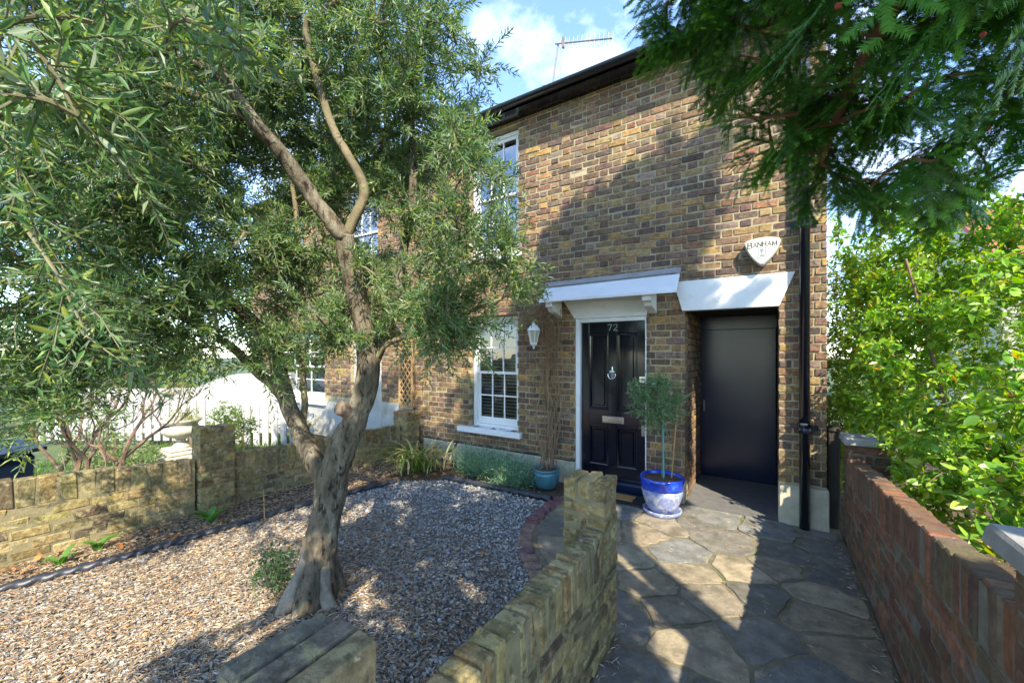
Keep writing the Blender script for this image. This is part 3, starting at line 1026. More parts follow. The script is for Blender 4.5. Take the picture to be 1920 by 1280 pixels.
# ------------------------------------------------------------------ attached neighbour on the left
nb = tag(empty('terraced_house', (0, 0, 0)), 'neighbouring brick terrace half hidden behind the olive tree', 'house')
NX0, NX1 = -10.6, -5.04
NO = [(-6.75, -5.85, 0.0, 2.1), (-9.6, -7.6, 0.7, 2.1), (-6.9, -5.95, 3.1, 4.8), (-9.3, -8.4, 3.1, 4.8)]
w2 = B()
ox = sorted({NX0, NX1 - 0.002} | {v for o in NO for v in (o[0], o[1])})
for i in range(len(ox) - 1):
    a, b = ox[i], ox[i + 1]
    z = -0.05
    for lo, hi in sorted([(o[2], o[3]) for o in NO if o[0] - 1e-6 <= a and b <= o[1] + 1e-6]):
        if lo > z:
            w2.box(a, b, FY + 0.009, FY + 0.22, z, lo)
        z = hi
    w2.box(a, b, FY + 0.009, FY + 0.22, z, ZT)
w2o = w2.obj('wall', M['mortar'], nb)
bw2 = Brickwork('brick', [(0.214, 0.1, 0.0695), (0.1015, 0.1, 0.0695)])
flemish(bw2, NX0, NX1, 0.82, ZT - 0.01, FY, NO, STOCK, lambda c: 1.0)
bw2.emit(w2o, 0)
B().box(NX0, -6.76, FY - 0.02, FY + 0.02, 0, 0.7).box(-5.84, NX1, FY - 0.02, FY + 0.02, 0, 0.8).obj('painted_plinth', M['render_white'], nb)
B().box(NX0, X0 - 0.005, 4.53, FY + 0.22, 4.972, 5.105).obj('soffit', M['black_gloss'], nb)
B().prism([(4.468 + y, 5.03 + z) for y, z in pts + inn], 'x', NX0, X0 - 0.004).obj('gutter', M['black_plastic'], nb)
B().prism([(4.56, 5.107), (6.98, 6.445), (9.6, 5.09), (9.6, 5.13), (6.98, 6.495), (4.56, 5.135)], 'x', NX0 - 0.1, X0 - 0.004).obj('roof', M['roof'], nb)
B().box(NX0, NX0 + 0.2, FY + 0.22, 9.3, -0.05, ZT).box(NX0, NX1, 9.2, 9.4, -0.05, ZT).box(NX0 + 0.2, NX1, 5.6, 5.7, 0, ZT).obj('side_wall', M['brick_far'], nb)
for o in NO[1:]:
    sash(nb, o[0] + .003, o[1] - .003, o[2] + .003, o[3] - .003, FY + 0.08, 2, M['glass_sky'], (o[0] - .1, o[1] + .1, o[2] - 0.08, o[2] - 0.003))
B().box(-6.745, -5.855, FY + 0.08, FY + 0.13, 0.02, 2.095, 0.004).obj('door', M['render_white'], nb)

# neighbour across the gap on the right
nr = tag(empty('white_house', (0, 0, 0)), 'white rendered house with red tiled roof glimpsed behind the right-hand shrub', 'house')
B().box(4.6, 13.0, 14.0, 19.0, -0.05, 3.9).obj('wall', M['render_white'], nr)
B().prism([(13.6, 3.8), (16.5, 5.6), (19.4, 3.8), (19.4, 3.92), (16.5, 5.75), (13.6, 3.92)], 'x', 4.4, 13.2).obj('roof', M['terracotta'], nr)
B().prism([(14.0, 3.9), (19.0, 3.9), (16.5, 5.55)], 'x', 4.6, 4.75).obj('gable', M['render_white'], nr)
for wx in (5.0, 6.6, 8.2):
    wq = B()
    wq.box(wx, wx + 0.06, 13.93, 14.05, 2.0, 3.2).box(wx + 0.84, wx + 0.9, 13.93, 14.05, 2.0, 3.2).box(wx + 0.06, wx + 0.84, 13.93, 14.05, 3.13, 3.2).box(wx - 0.05, wx + 0.95, 13.9, 14.05, 1.94, 1.998)
    wqo = wq.obj('window', M['white'], nr)
    link('pane', np_mesh('pane', [(wx + .05, 13.97, 2.0), (wx + .85, 13.97, 2.0), (wx + .85, 13.97, 3.15), (wx + .05, 13.97, 3.15)], [np.array([(0, 1, 2, 3)])]), M['glass_sky'], wqo)

# ------------------------------------------------------------------ garden walls and pillars
def garden_wall(name, label, xa, xb, y0, y1, top, key, pal, mortar, course=0.078, sw=0.075, sh=0.215, jag=0.004, low=0.0, limit=300):
    """brick wall along y between the planes xa and xb with an upright brick course on top; top(y) = height"""
    w = tag(empty(name, (0, 0, 0)), label, 'wall')
    ins = 0.0045
    core = B()
    core.prism([(y0, -0.05), (y1, -0.05), (y1, top(y1) - 0.012), (y0, top(y0) - 0.012)], 'x', xa + ins, xb - ins)
    core.obj('mortar_core', M[mortar], w)
    m = 0.010
    bwk = Brickwork(key, [(0.215, xb - xa, course - m), (sw - m, xb - xa, sh)])
    y = y0
    cx, dep = (xa + xb) / 2, xb - xa
    while y < y1 - 0.02:
        b = min(y + sw - m, y1)
        zt = top((y + b) / 2) + rng.normal(0, jag)
        bwk.put((cx + rng.normal(0, 0.0025), (y + b) / 2, zt - sh / 2), (b - y, dep, sh), 'y', pick(pal))
        y += sw
    lev = sh + m
    n = 0
    while True:
        any_ = False
        y = y0 - (0.1125 if n % 2 else 0)
        while y < y1:
            a, b = max(y, y0), min(y + 0.225 - m, y1)
            y += 0.225
            if b - a < 0.03:
                continue
            z1 = top((a + b) / 2) - lev
            z0 = z1 - (course - m)
            if z1 < low + 0.015:
                continue
            any_ = True
            bwk.put((cx + rng.normal(0, 0.002), (a + b) / 2, (z0 + z1) / 2), (b - a, dep, course - m), 'y', pick(pal))
        lev += course
        n += 1
        if not any_ or n > 30:
            break
    bwk.emit(w, limit)
    return w


def pillar(name, label, x0, x1, y0, y1, h, key, pal, mortar, topn, topax, toph=0.105, course=0.078, cap=None):
    w = tag(empty(name, (0, 0, 0)), label, 'pillar')
    m = 0.010
    zt = h if cap is None else h - cap[1]
    B().box(x0 + 0.005, x1 - 0.005, y0 + 0.005, y1 - 0.005, -0.05, zt - 0.010).obj('mortar_core', M[mortar], w)
    W, D = x1 - x0, y1 - y0
    bwk = Brickwork(key, [(W - 0.11, 0.102, course - m), (W, 0.102, course - m), (0.215, 0.102, course - m)])
    z = zt
    if topn:
        # bricks on edge
        if topax == 'y':          # each brick runs along y
            p = (W + m) / topn
            for i in range(topn):
                bwk.put((x0 + p * i + (p - m) / 2, (y0 + y1) / 2 + rng.normal(0, .003), z - toph / 2 + rng.normal(0, .003)), (D, p - m, toph), 'y', pick(pal))
        z -= toph + m
    n = 0
    while z > -0.02:
        c = z - (course - m) / 2
        hh = course - m
        if n % 2 == 0:
            bwk.put(((x0 + x1) / 2, y0 + 0.051, c), (W, 0.102, hh), 'x', pick(pal))
            bwk.put(((x0 + x1) / 2, y1 - 0.051, c), (W, 0.102, hh), 'x', pick(pal))
            for xx in (x0 + 0.051, x1 - 0.051):
                if D - 0.225 > 0.03:
                    bwk.put((xx, (y0 + y1) / 2, c), (D - 0.225, 0.102, hh), 'y', pick(pal))
        else:
            bwk.put((x0 + 0.051, (y0 + y1) / 2, c), (D, 0.102, hh), 'y', pick(pal))
            bwk.put((x1 - 0.051, (y0 + y1) / 2, c), (D, 0.102, hh), 'y', pick(pal))
            for yy in (y0 + 0.051, y1 - 0.051):
                if W - 0.225 > 0.03:
                    bwk.put(((x0 + x1) / 2, yy, c), (W - 0.225, 0.102, hh), 'x', pick(pal))
        z -= course
        n += 1
    bwk.emit(w, 300)
    if cap:
        o_, t_ = cap
        V, F = chamfer_box(W + 2 * o_, D + 2 * o_, t_, 0.010, 0.002, rng)
        V[V[:, 2] > 0] *= np.array([0.97, 0.97, 1])
        B().add(V + np.array([(x0 + x1) / 2, (y0 + y1) / 2, h - t_ / 2 + 0.004]), F).obj('cap', M['stone_cap'], w)
    return w


garden_wall('garden_wall', 'low half-brick wall beside the path, topped by upright yellow bricks', -0.885, -0.763, 0.72, 2.14, lambda y: 0.695, 'gbrick', YELLOW, 'gmortar', jag=0.0045)
pillar('wall_pier', 'short yellow brick pier ending the low wall beside the path', -1.02, -0.763, 2.146, 2.362, 0.955, 'gbrick', YELLOW, 'gmortar', 3, 'y', 0.115)
pillar('gate_pillar', 'lichen-covered brick pillar in the near foreground at the foot of the olive tree', -1.115, -0.862, 0.42, 0.692, 0.937, 'gbrick', [((0.235, 0.195, 0.12), 2), ((0.19, 0.16, 0.115), 2), ((0.27, 0.215, 0.11), 1)], 'gmortar', 3, 'y', 0.105)
garden_wall('boundary_wall', 'mossy yellow brick wall along the left of the gravel garden', -5.11, -5.0, -0.85, 1.70, lambda y: 0.72 - 0.086 * (y - 0.2), 'gbrick', YELLOW, 'gmortar', sw=0.115, sh=0.22, course=0.085)
garden_wall('boundary_wall', 'lower stretch of yellow brick wall between two piers near the house', -5.11, -5.0, 2.06, 4.44, lambda y: 0.57 - 0.02 * (y - 2), 'gbrick', YELLOW, 'gmortar', sw=0.115, sh=0.22, course=0.085)
pillar('wall_pier', 'square yellow brick pier midway along the left boundary wall', -5.16, -4.95, 1.72, 2.05, 0.905, 'gbrick', YELLOW, 'gmortar', 0, 'y')
pillar('wall_pier', 'yellow brick pier against the house below the trellis', -5.18, -4.86, 4.45, 4.73, 0.73, 'gbrick', YELLOW, 'gmortar', 0, 'y')
garden_wall('boundary_wall', 'red brick wall on the right of the path with upright coping bricks', 0.575, 0.68, 1.69, 4.46, lambda y: 0.985 - 0.07 * (y - 1.7), 'rbrick', RED, 'rmortar', jag=0.004)
pillar('gate_pillar', 'red brick gate pillar with grey stone cap at the right edge', 0.575, 0.90, 1.34, 1.68, 1.205, 'rbrick', RED, 'rmortar', 0, 'y', cap=(0.05, 0.065))
pillar('wall_pier', 'small capped red brick pier at the far end of the red wall', 0.59, 0.86, 4.47, 4.74, 0.955, 'rbrick', RED, 'rmortar', 0, 'y', cap=(0.03, 0.06))
pst = tag(empty('timber_post', (0.53, 4.9, 0)), 'old dark timber post between the house corner and red wall', 'post')
V, F = chamfer_box(0.10, 0.10, 0.95, 0.012, 0.004, rng)
B().add(V + np.array([0, 0, 0.475]), F).obj('shaft', M['dark_wood'], pst)
B().lathe([(0.07, 0), (0.065, 0.03), (0.02, 0.05)], (0, 0, 0.95), 8).obj('top', M['dark_wood'], pst)

# trellis on the pier
tr = tag(empty('trellis', (-5.16, 4.70, 0.74)), 'narrow pine lattice trellis standing above the pier by the house', 'trellis')
for dx in (-0.15, 0.15):
    B().box(dx - 0.013, dx + 0.013, -0.012, 0.012, 0, 1.25, 0.002).obj('upright', M['timber'], tr)
for z in (0.02, 1.23):
    B().box(-0.137, 0.137, -0.010, 0.010, z - 0.012, z + 0.012, 0.002).obj('rail', M['timber'], tr)
for k in range(-2, 10):
    for sg, yy in ((1, -0.006), (-1, 0.006)):
        z0 = 0.13 * k + 0.02
        a, b = np.array([-0.137 * sg, z0]), np.array([0.137 * sg, z0 + 0.36])
        lo, hi = max(0.0, (0.03 - a[1]) / 0.36), min(1.0, (1.22 - a[1]) / 0.36)
        if hi - lo < 0.1:
            continue
        p, q = a + (b - a) * lo, a + (b - a) * hi
        t = unit(q - p)
        nn = np.array([-t[1], t[0]]) * 0.010
        B().prism([tuple(p + nn), tuple(p - nn), tuple(q - nn), tuple(q + nn)], 'y', yy - 0.004, yy + 0.004).obj('slat', M['timber'], tr)


# rope edging
def rope(name, label, P, r=0.036):
    L_ = int(np.sum(np.linalg.norm(np.diff(np.array(P), axis=0), axis=1)) / 0.011)
    sp_ = spline(P, L_)
    b = B()
    b.tube(sp_, r, 14, twist=lambda a, i: 1 + 0.13 * np.sin(2 * a + i * 0.011 * 46))
    return tag(b.obj(name, M['rope_edge'], None, True), label, 'edging')


rope('rope_edging', 'long black rope-pattern edging tube beside the mossy left wall', [(-4.72, -0.85, 0.03), (-4.55, 0.3, 0.034), (-4.40, 1.0, 0.036), (-4.33, 1.6, 0.036), (-4.26, 2.48, 0.034), (-4.06, 3.53, 0.03)])
rope('rope_edging', 'short black rope-pattern edging tube before the plants under the window', [(-3.62, 3.97, 0.03), (-3.1, 4.0, 0.034), (-2.6, 4.02, 0.034), (-2.07, 4.05, 0.034)])

# ------------------------------------------------------------------ pots, mat, lantern, alarm, antenna
bp = tag(empty('plant_pot', (-0.93, 4.36, 0.024)), 'cobalt blue glazed pot on a saucer between the two doors', 'pot')
B().lathe([(0.15, 0.0), (0.185, 0.005), (0.195, 0.045), (0.185, 0.05), (0.17, 0.02)], sides=32).obj('saucer', M['blue_wash'], bp, True)
body = [(0.125, 0.03), (0.14, 0.045), (0.175, 0.12), (0.20, 0.20), (0.210, 0.262)]
B().lathe(body, sides=40).obj('body', M['blue_wash'], bp, True)
B().lathe([(0.2105, 0.2625), (0.216, 0.29), (0.217, 0.34), (0.222, 0.375), (0.214, 0.385), (0.198, 0.375), (0.19, 0.33), (0.02, 0.33)], sides=40).obj('rim', M['blue_glaze'], bp, True)
B().lathe([(0.192, 0.33), (0.19, 0.352), (0.12, 0.362), (0.01, 0.366)], sides=24).obj('soil', M['soil'], bp)
tp = tag(empty('plant_pot', (-2.33, 4.42, 0.012)), 'small ribbed teal pot at the foot of the dead climber', 'pot')
B().lathe([(0.10, 0), (0.125, 0.01), (0.155, 0.09), (0.165, 0.17), (0.162, 0.215)], sides=56, mod=lambda a, z: 1 + 0.016 * math.sin(28 * a + z * 45)).obj('body', M['teal_glaze'], tp, True)
B().lathe([(0.1625, 0.216), (0.170, 0.225), (0.168, 0.245), (0.155, 0.245), (0.148, 0.215), (0.02, 0.21)], sides=32).obj('rim', M['teal_glaze'], tp, True)
B().lathe([(0.148, 0.205), (0.146, 0.222), (0.01, 0.228)], sides=20).obj('soil', M['soil'], tp)

mat_ = tag(empty('door_mat', (-1.46, 4.50, 0.03)), 'black-bordered doormat with orange coir centre below the front door', 'doormat')
B().box(-0.33, 0.33, -0.16, 0.16, 0, 0.014, 0.004).obj('border', M['rubber'], mat_)
B().box(-0.20, 0.20, -0.085, 0.085, 0.0145, 0.024, 0.003).obj('coir_panel', M['coir'], mat_)

ln = tag(empty('wall_lantern', (-2.60, 4.58, 1.74)), 'white hexagonal wall lantern beside the dead climber', 'lantern')
def hexa(r, z):
    return [(r * math.cos(a), r * math.sin(a), z) for a in np.arange(6) * math.pi / 3 + 0.2]
fb = B()
lo_, hi_ = hexa(0.040, 0.075), hexa(0.078, 0.245)
for p, q in zip(lo_, hi_):
    fb.tube([p, q], 0.0065, 6)
for ringp in (lo_, hi_):
    for i in range(6):
        fb.tube([ringp[i], ringp[(i + 1) % 6]], 0.007, 6)
fb.obj('frame', M['white'], ln)
for i in range(6):
    k = (i + 1) % 6
    link('pane', np_mesh('pane', [lo_[i], lo_[k], hi_[k], hi_[i]], [np.array([(0, 1, 2, 3)])]), M['frosted'], ln)
B().lathe([(0.098, 0.245), (0.092, 0.258), (0.052, 0.305), (0.022, 0.335), (0.020, 0.35), (0.008, 0.36), (0.012, 0.372), (0.003, 0.385)], sides=6).obj('roof', M['white'], ln)
B().lathe([(0.045, 0.075), (0.042, 0.062), (0.022, 0.045), (0.012, 0.03), (0.016, 0.018), (0.004, 0.0)], sides=12).obj('finial', M['white'], ln)
B().tube(spline([(0, 0, 0.34), (0.0, 0.03, 0.39), (0, 0.10, 0.38), (0, 0.17, 0.30)], 14), 0.010, 8).box(-0.045, 0.045, 0.163, 0.179, 0.20, 0.38, 0.004).obj('bracket', M['white'], ln)

al = tag(empty('alarm_box', (-0.045, FY - 0.002, 2.70)), 'ivory shield-shaped alarm box lettered BANHAM beside the downpipe', 'alarm box')
def shield(s):
    A, Bq, C = np.array([-0.158, 0.108]), np.array([0.158, 0.108]), np.array([0.0, -0.145])
    out = []
    for p, q, bow in ((A, Bq, 0.030), (Bq, C, 0.026), (C, A, 0.026)):
        t = unit(q - p)
        nn = np.array([-t[1], t[0]])
        for u in np.linspace(0.05, 0.95, 9):
            out.append((p + (q - p) * u + nn * bow * 4 * u * (1 - u)) * s)
    return out
sh_b = B()
S0, S1 = shield(1.0), shield(0.93)
k = len(S0)
V = [(x, 0, z) for x, z in S0] + [(x, -0.085, z) for x, z in S0] + [(x, -0.098, z) for x, z in S1]
F = [tuple(range(2 * k, 3 * k))]
for r_ in range(2):
    F += [(r_ * k + i, r_ * k + (i + 1) % k, (r_ + 1) * k + (i + 1) % k, (r_ + 1) * k + i) for i in range(k)]
V = np.array(V)
V[:, 2] *= -1
V[:, 2] *= -1
sh_b.add(V, F).obj('case', M['alarm'], al)
oa, ob_ = shield(0.92), shield(0.905)
V = [(x, -0.0995, z) for x, z in oa] + [(x, -0.0995, z) for x, z in ob_]
link('border_line', np_mesh('border_line', V, [np.array([(i, (i + 1) % k, k + (i + 1) % k, k + i) for i in range(k)])]), M['ink_grey'], al)
LET = {'B': [[(0, 0), (0, 6)], [(0, 6), (2.6, 6), (3.4, 5.3), (3.4, 4), (2.6, 3.2), (0, 3.2)], [(2.6, 3.2), (3.8, 2.4), (3.8, .8), (2.8, 0), (0, 0)]],
       'A': [[(0, 0), (2, 6), (4, 0)], [(.8, 2.2), (3.2, 2.2)]], 'N': [[(0, 0), (0, 6), (3.8, 0), (3.8, 6)]], 'H': [[(0, 0), (0, 6)], [(3.8, 0), (3.8, 6)], [(0, 3.1), (3.8, 3.1)]],
       'M': [[(0, 0), (.4, 6), (2.4, .6), (4.4, 6), (4.8, 0)]]}
SER = {'B': [(-.7, .7, 0), (-.7, .7, 6)], 'A': [(-.7, .8, 0), (3.2, 4.7, 0)], 'N': [(-.7, .7, 0), (-.8, .4, 6), (3.1, 4.5, 6)], 'H': [(-.7, .7, 0), (-.7, .7, 6), (3.1, 4.5, 0), (3.1, 4.5, 6)], 'M': [(-.7, .8, 0), (4.1, 5.5, 0)]}
xc = -0.121
for i, ch in enumerate('BANHAM'):
    sfac = 0.0092 if i == 0 else 0.0074
    lb_ = B()
    arc = lambda x: 0.066 - 0.6 * x * x
    def bar(p, q, w):
        p, q = np.array(p, float), np.array(q, float)
        t = unit(q - p)
        nn = np.array([-t[1], t[0]]) * w / 2
        V_ = [p + nn, p - nn, q - nn, q + nn]
        W_ = [(xc + v[0] * sfac, -0.1002, arc(xc) - 0.018 + v[1] * sfac) for v in V_]
        lb_.add(W_, [(0, 1, 2, 3)])
    for st_ in LET[ch]:
        for a, b in zip(st_[:-1], st_[1:]):
            bar(a, b, 1.0 if abs(a[0] - b[0]) < 1 else 0.62)
    for a, b, z in SER[ch]:
        bar((a, z), (b, z), 0.35)
    lb_.obj('letter', M['ink'], al)
    xc += sfac * {'B': 5.0, 'A': 5.4, 'N': 5.4, 'H': 5.6, 'M': 6}[ch]
em = B()
for (a, b, c, d) in ((-0.032, 0.032, 0.036, 0.040), (-0.032, -0.028, -0.034, 0.036), (0.028, 0.032, -0.034, 0.036), (-0.032, 0.032, -0.038, -0.034)):
    em.box(a, b, -0.1006, -0.0990, c, d)
em.obj('emblem_frame', M['ink_grey'], al)
fg = B()
fg.prism([(-0.014, 0.024), (0.004, 0.028), (0.016, 0.018), (0.012, 0.002), (0.004, -0.008), (0.005, -0.024), (-0.004, -0.024), (-0.005, -0.006), (-0.016, 0.006)], 'y', -0.1006, -0.099)
fg.prism([(-0.05, -0.062), (0.05, -0.062), (0.05, -0.057), (-0.05, -0.057)], 'y', -0.1006, -0.099)
fg.prism([(-0.02, -0.048), (0.02, -0.048), (0.012, -0.041), (-0.012, -0.041)], 'y', -0.1006, -0.099)
fg.obj('emblem', M['ink_grey'], al)

an = tag(empty('tv_antenna', (-2.93, 5.7, 5.8)), 'rooftop TV antenna with a comb of short rods', 'antenna')
B().tube([(0.0, 0, -0.1), (0.14, 0, 0.78)], 0.014, 8).obj('mast', M['steel_dull'], an)
p0, p1 = np.array([0.10, -0.02, 0.78]), np.array([1.06, -0.02, 0.46])
p1 = np.array([1.03, -0.02, 0.475])
B().tube([p0, p1], 0.012, 6).obj('boom', M['steel_dull'], an)
el = B().tube([(-0.0, 0, -0.085), (0.0, 0, 0.085)], 0.007, 6).mesh('rod')
el.materials.append(M['steel_dull'])
for i in range(13):
    t = 0.10 + 0.9 * i / 12
    o = bpy.data.objects.new('rod', el)
    o.parent = an
    o.location = Vector(p0 + (p1 - p0) * t)
    o.rotation_euler = (0, R(6), 0)
    COL.objects.link(o)
B().box(0.22, 0.26, -0.04, 0.0, 0.66, 0.82).obj('dipole', M['steel_dull'], an)

# ------------------------------------------------------------------ plants: leaves and growth
def leaf_batch(base, dirn, length, width, fold=0.25, up=None, bend=0.1, rg=rng):
    """leaves folded along the midrib; returns V (n,4,3)"""
    n = len(base)
    d = unit(dirn)
    r = rg.normal(0, 1, (n, 3)) if up is None else np.broadcast_to(up, (n, 3)) + rg.normal(0, 0.5, (n, 3))
    side = unit(np.cross(d, r))
    nor = np.cross(side, d)
    L_ = length[:, None]
    W_ = width[:, None]
    mid = base + d * L_ * 0.48
    tip = base + d * L_ - nor * L_ * bend
    return np.stack([base, mid + side * W_ / 2 + nor * W_ * fold, tip, mid - side * W_ / 2 + nor * W_ * fold], axis=1)


LF = np.array([(0, 2, 1), (0, 3, 2)])


def leaves_obj(name, V, cols, mat, parent, singles=0, single_mat=None, single_name='leaf', wid=None):
    """one mesh of leaves; the leaves that show largest become objects of their own"""
    n = len(V)
    keep = np.ones(n, bool)
    if singles:
        c = V.mean(axis=1)
        x = c[:, 0] * math.cos(TH) + c[:, 1] * math.sin(TH)
        d = -c[:, 0] * math.sin(TH) + c[:, 1] * math.cos(TH)
        u, v = 960 + 746 * x / np.maximum(d, .1), 660 - 746 * (c[:, 2] - 1.7) / np.maximum(d, .1)
        L_ = np.linalg.norm(V[:, 2] - V[:, 0], axis=1)
        ok = (d > 0.3) & (u > 10) & (u < 1910) & (v > 10) & (v < 1270)
        sc_ = np.where(ok, L_ / np.maximum(d, .1), 0)
        idx = np.argsort(-sc_)[:singles]
        keep[idx] = False
    o = link(name, np_mesh(name, V[keep].reshape(-1, 3), [(LF[None] + (np.arange(keep.sum()) * 4)[:, None, None]).reshape(-1, 3)], col=np.repeat(cols[keep], 4, axis=0)), mat, parent)
    o['kind'] = 'stuff'
    if singles:
        cache = {}
        for i in idx:
            if sc_[i] <= 0:
                continue
            q = V[i]
            ax = unit(q[2] - q[0])
            L1 = np.linalg.norm(q[2] - q[0])
            sd = q[1] - q[3]
            W1 = np.linalg.norm(sd)
            sd = unit(sd - ax * np.dot(sd, ax))
            nr_ = np.cross(ax, sd)
            key = 'm'
            if key not in cache:
                prof = [(0, 0), (0.12, 0.30), (0.3, 0.46), (0.5, 0.5), (0.72, 0.38), (0.9, 0.15), (1, 0)]
                Vl = [(0, 0, 0)]
                for t, w in prof[1:-1]:
                    bz = -0.10 * (t - 0.5) ** 2
                    Vl += [(t, w, 0.10 * w + bz), (t, 0, bz), (t, -w, 0.10 * w + bz)]
                Vl.append((1, 0, -0.04))
                Fl3 = [(0, 2, 1), (0, 3, 2)]
                Fl4 = []
                m_ = len(prof) - 2
                for j in range(m_ - 1):
                    a = 1 + 3 * j
                    Fl4 += [(a, a + 1, a + 4, a + 3), (a + 1, a + 2, a + 5, a + 4)]
                a = 1 + 3 * (m_ - 1)
                e = len(Vl) - 1
                Fl3 += [(a, a + 1, e), (a + 1, a + 2, e)]
                me = np_mesh(single_name, Vl, [np.array(Fl3), np.array(Fl4)], smooth=True)
                me.materials.append(single_mat)
                cache[key] = me
            lo = bpy.data.objects.new(single_name, cache[key])
            lo.parent = o
            Mx = Matrix(((ax[0] * L1, sd[0] * W1, nr_[0] * L1, q[0][0]), (ax[1] * L1, sd[1] * W1, nr_[1] * L1, q[0][1]), (ax[2] * L1, sd[2] * W1, nr_[2] * L1, q[0][2]), (0, 0, 0, 1)))
            lo.matrix_world = Mx
            lo.matrix_local = Mx
            lo.color = (*cols[i], 1)
            COL.objects.link(lo)
    return o


def sample_lobes(lobes, n, rg=rng, shell=0.35):
    lobes = np.array(lobes, float)
    w = lobes[:, 3] ** 2.2
    k = rg.choice(len(lobes), n, p=w / w.sum())
    d = unit(rg.normal(0, 1, (n, 3)))
    r = rg.random(n) ** shell
    return lobes[k, :3] + d * (r * lobes[k, 3])[:, None]


def grow(nodes, attractors, steps=7, sag=0.08, rg=rng, minz=None):
    """connect every attractor to the nearest wood already grown; returns branch polylines"""
    cap = len(nodes) + len(attractors) * steps
    N = np.zeros((cap, 3))
    N[:len(nodes)] = nodes
    cnt = len(nodes)
    order = np.argsort([np.min(np.linalg.norm(nodes - a, axis=1)) for a in attractors])
    out = []
    for i in order:
        a = attractors[i]
        dist = np.linalg.norm(N[:cnt] - a, axis=1) + 0.35 * np.maximum(0, N[:cnt, 2] - a[2])
        s = N[np.argmin(dist)]
        L_ = np.linalg.norm(a - s)
        if L_ < 0.03:
            continue
        m = (s + a) / 2 + rg.normal(0, 0.05 * L_, 3) + np.array([0, 0, sag * L_])
        P_ = spline([s, m, a], steps)
        out.append(P_)
        N[cnt:cnt + steps - 1] = P_[1:]
        cnt += steps - 1
    return out


def frame_axes(d):
    d = unit(d)
    r = np.array([0, 0, 1.0]) if abs(d[2]) < 0.9 else np.array([1.0, 0, 0])
    a = unit(np.cross(d, r))
    return d, a, np.cross(d, a)


# ------------------------------------------------------------------ olive tree
reseed(101)
olive = tag(empty('olive_tree', (-2.62, 1.57, 0)), 'large grey-green olive tree with a gnarled leaning trunk in the gravel', 'tree')
olive.location = (0, 0, 0)
OL = [
    ([(-2.62, 1.56, -0.03), (-2.6, 1.59, 0.3), (-2.57, 1.63, 0.59), (-2.56, 1.66, 0.81), (-2.51, 1.72, 1.06), (-2.43, 1.76, 1.25), (-2.37, 1.81, 1.47), (-2.38, 1.8, 1.78), (-2.42, 1.75, 2.15), (-2.44, 1.67, 2.5)], [0.165, 0.125, 0.115, 0.12, 0.105, 0.095, 0.09, 0.085, 0.08, 0.07]),
    ([(-2.44, 1.67, 2.48), (-2.54, 1.52, 2.71), (-2.59, 1.37, 2.93), (-2.65, 1.21, 3.1), (-2.7, 1.06, 3.31), (-2.79, 0.88, 3.36), (-2.86, 0.66, 3.32), (-2.87, 0.42, 3.25)], [0.07, 0.066, 0.06, 0.052, 0.045, 0.035, 0.03, 0.02]),
    ([(-2.68, 1.19, 3.13), (-2.81, 1.05, 3.21), (-2.9, 0.87, 3.23), (-2.95, 0.72, 3.22), (-2.91, 0.51, 3.09), (-2.8, 0.34, 2.88), (-2.63, 0.21, 2.64)], [0.035, 0.034, 0.032, 0.03, 0.028, 0.026, 0.022]),
    ([(-2.7, 1.06, 3.31), (-2.7, 1.0, 3.49), (-2.73, 0.86, 3.59), (-2.72, 0.75, 3.78)], [0.035, 0.03, 0.025, 0.02]),
    ([(-2.44, 1.67, 2.45), (-2.35, 1.76, 2.79), (-2.47, 1.72, 3.08), (-2.59, 1.67, 3.31), (-2.68, 1.61, 3.69), (-2.68, 1.55, 3.99), (-2.43, 1.65, 4.09), (-2.15, 1.77, 4.33)], [0.05, 0.042, 0.04, 0.036, 0.032, 0.028, 0.025, 0.02]),
    ([(-2.40, 1.80, 1.40), (-2.26, 1.93, 2.01), (-2.26, 2.06, 2.53), (-2.25, 2.12, 2.87), (-2.29, 2.15, 3.38), (-2.35, 2.18, 4.03), (-2.36, 2.17, 4.78)], [0.055, 0.046, 0.042, 0.040, 0.034, 0.028, 0.022]),
    ([(-2.56, 1.66, 0.74), (-2.73, 1.63, 0.94), (-2.94, 1.62, 1.15), (-3.08, 1.59, 1.46), (-3.16, 1.54, 1.78), (-3.31, 1.44, 1.98), (-3.46, 1.29, 2.15), (-3.57, 1.1, 2.39), (-3.65, 0.86, 2.57), (-3.62, 0.52, 2.6)], [0.10, 0.09, 0.08, 0.075, 0.065, 0.055, 0.048, 0.04, 0.03, 0.02]),
    ([(-2.95, 1.64, 1.05), (-2.99, 1.71, 1.25), (-3.0, 1.7, 1.54), (-3.03, 1.71, 2.03), (-3.07, 1.71, 2.57), (-3.24, 1.72, 3.24)], [0.035, 0.032, 0.03, 0.028, 0.026, 0.02]),
    ([(-2.99, 1.61, 1.26), (-3.09, 1.52, 1.46), (-3.17, 1.41, 1.6), (-3.28, 1.28, 1.78), (-3.38, 1.04, 1.95), (-3.49, 0.73, 2.04), (-3.42, 0.42, 2.05)], [0.05, 0.045, 0.04, 0.036, 0.03, 0.025, 0.018]),
    ([(-2.39, 1.80, 1.46), (-2.25, 1.86, 1.74), (-1.96, 1.97, 1.84), (-1.74, 2.05, 1.94), (-1.46, 2.15, 2.05)], [0.03, 0.026, 0.022, 0.018, 0.014]),
]
nodes = []
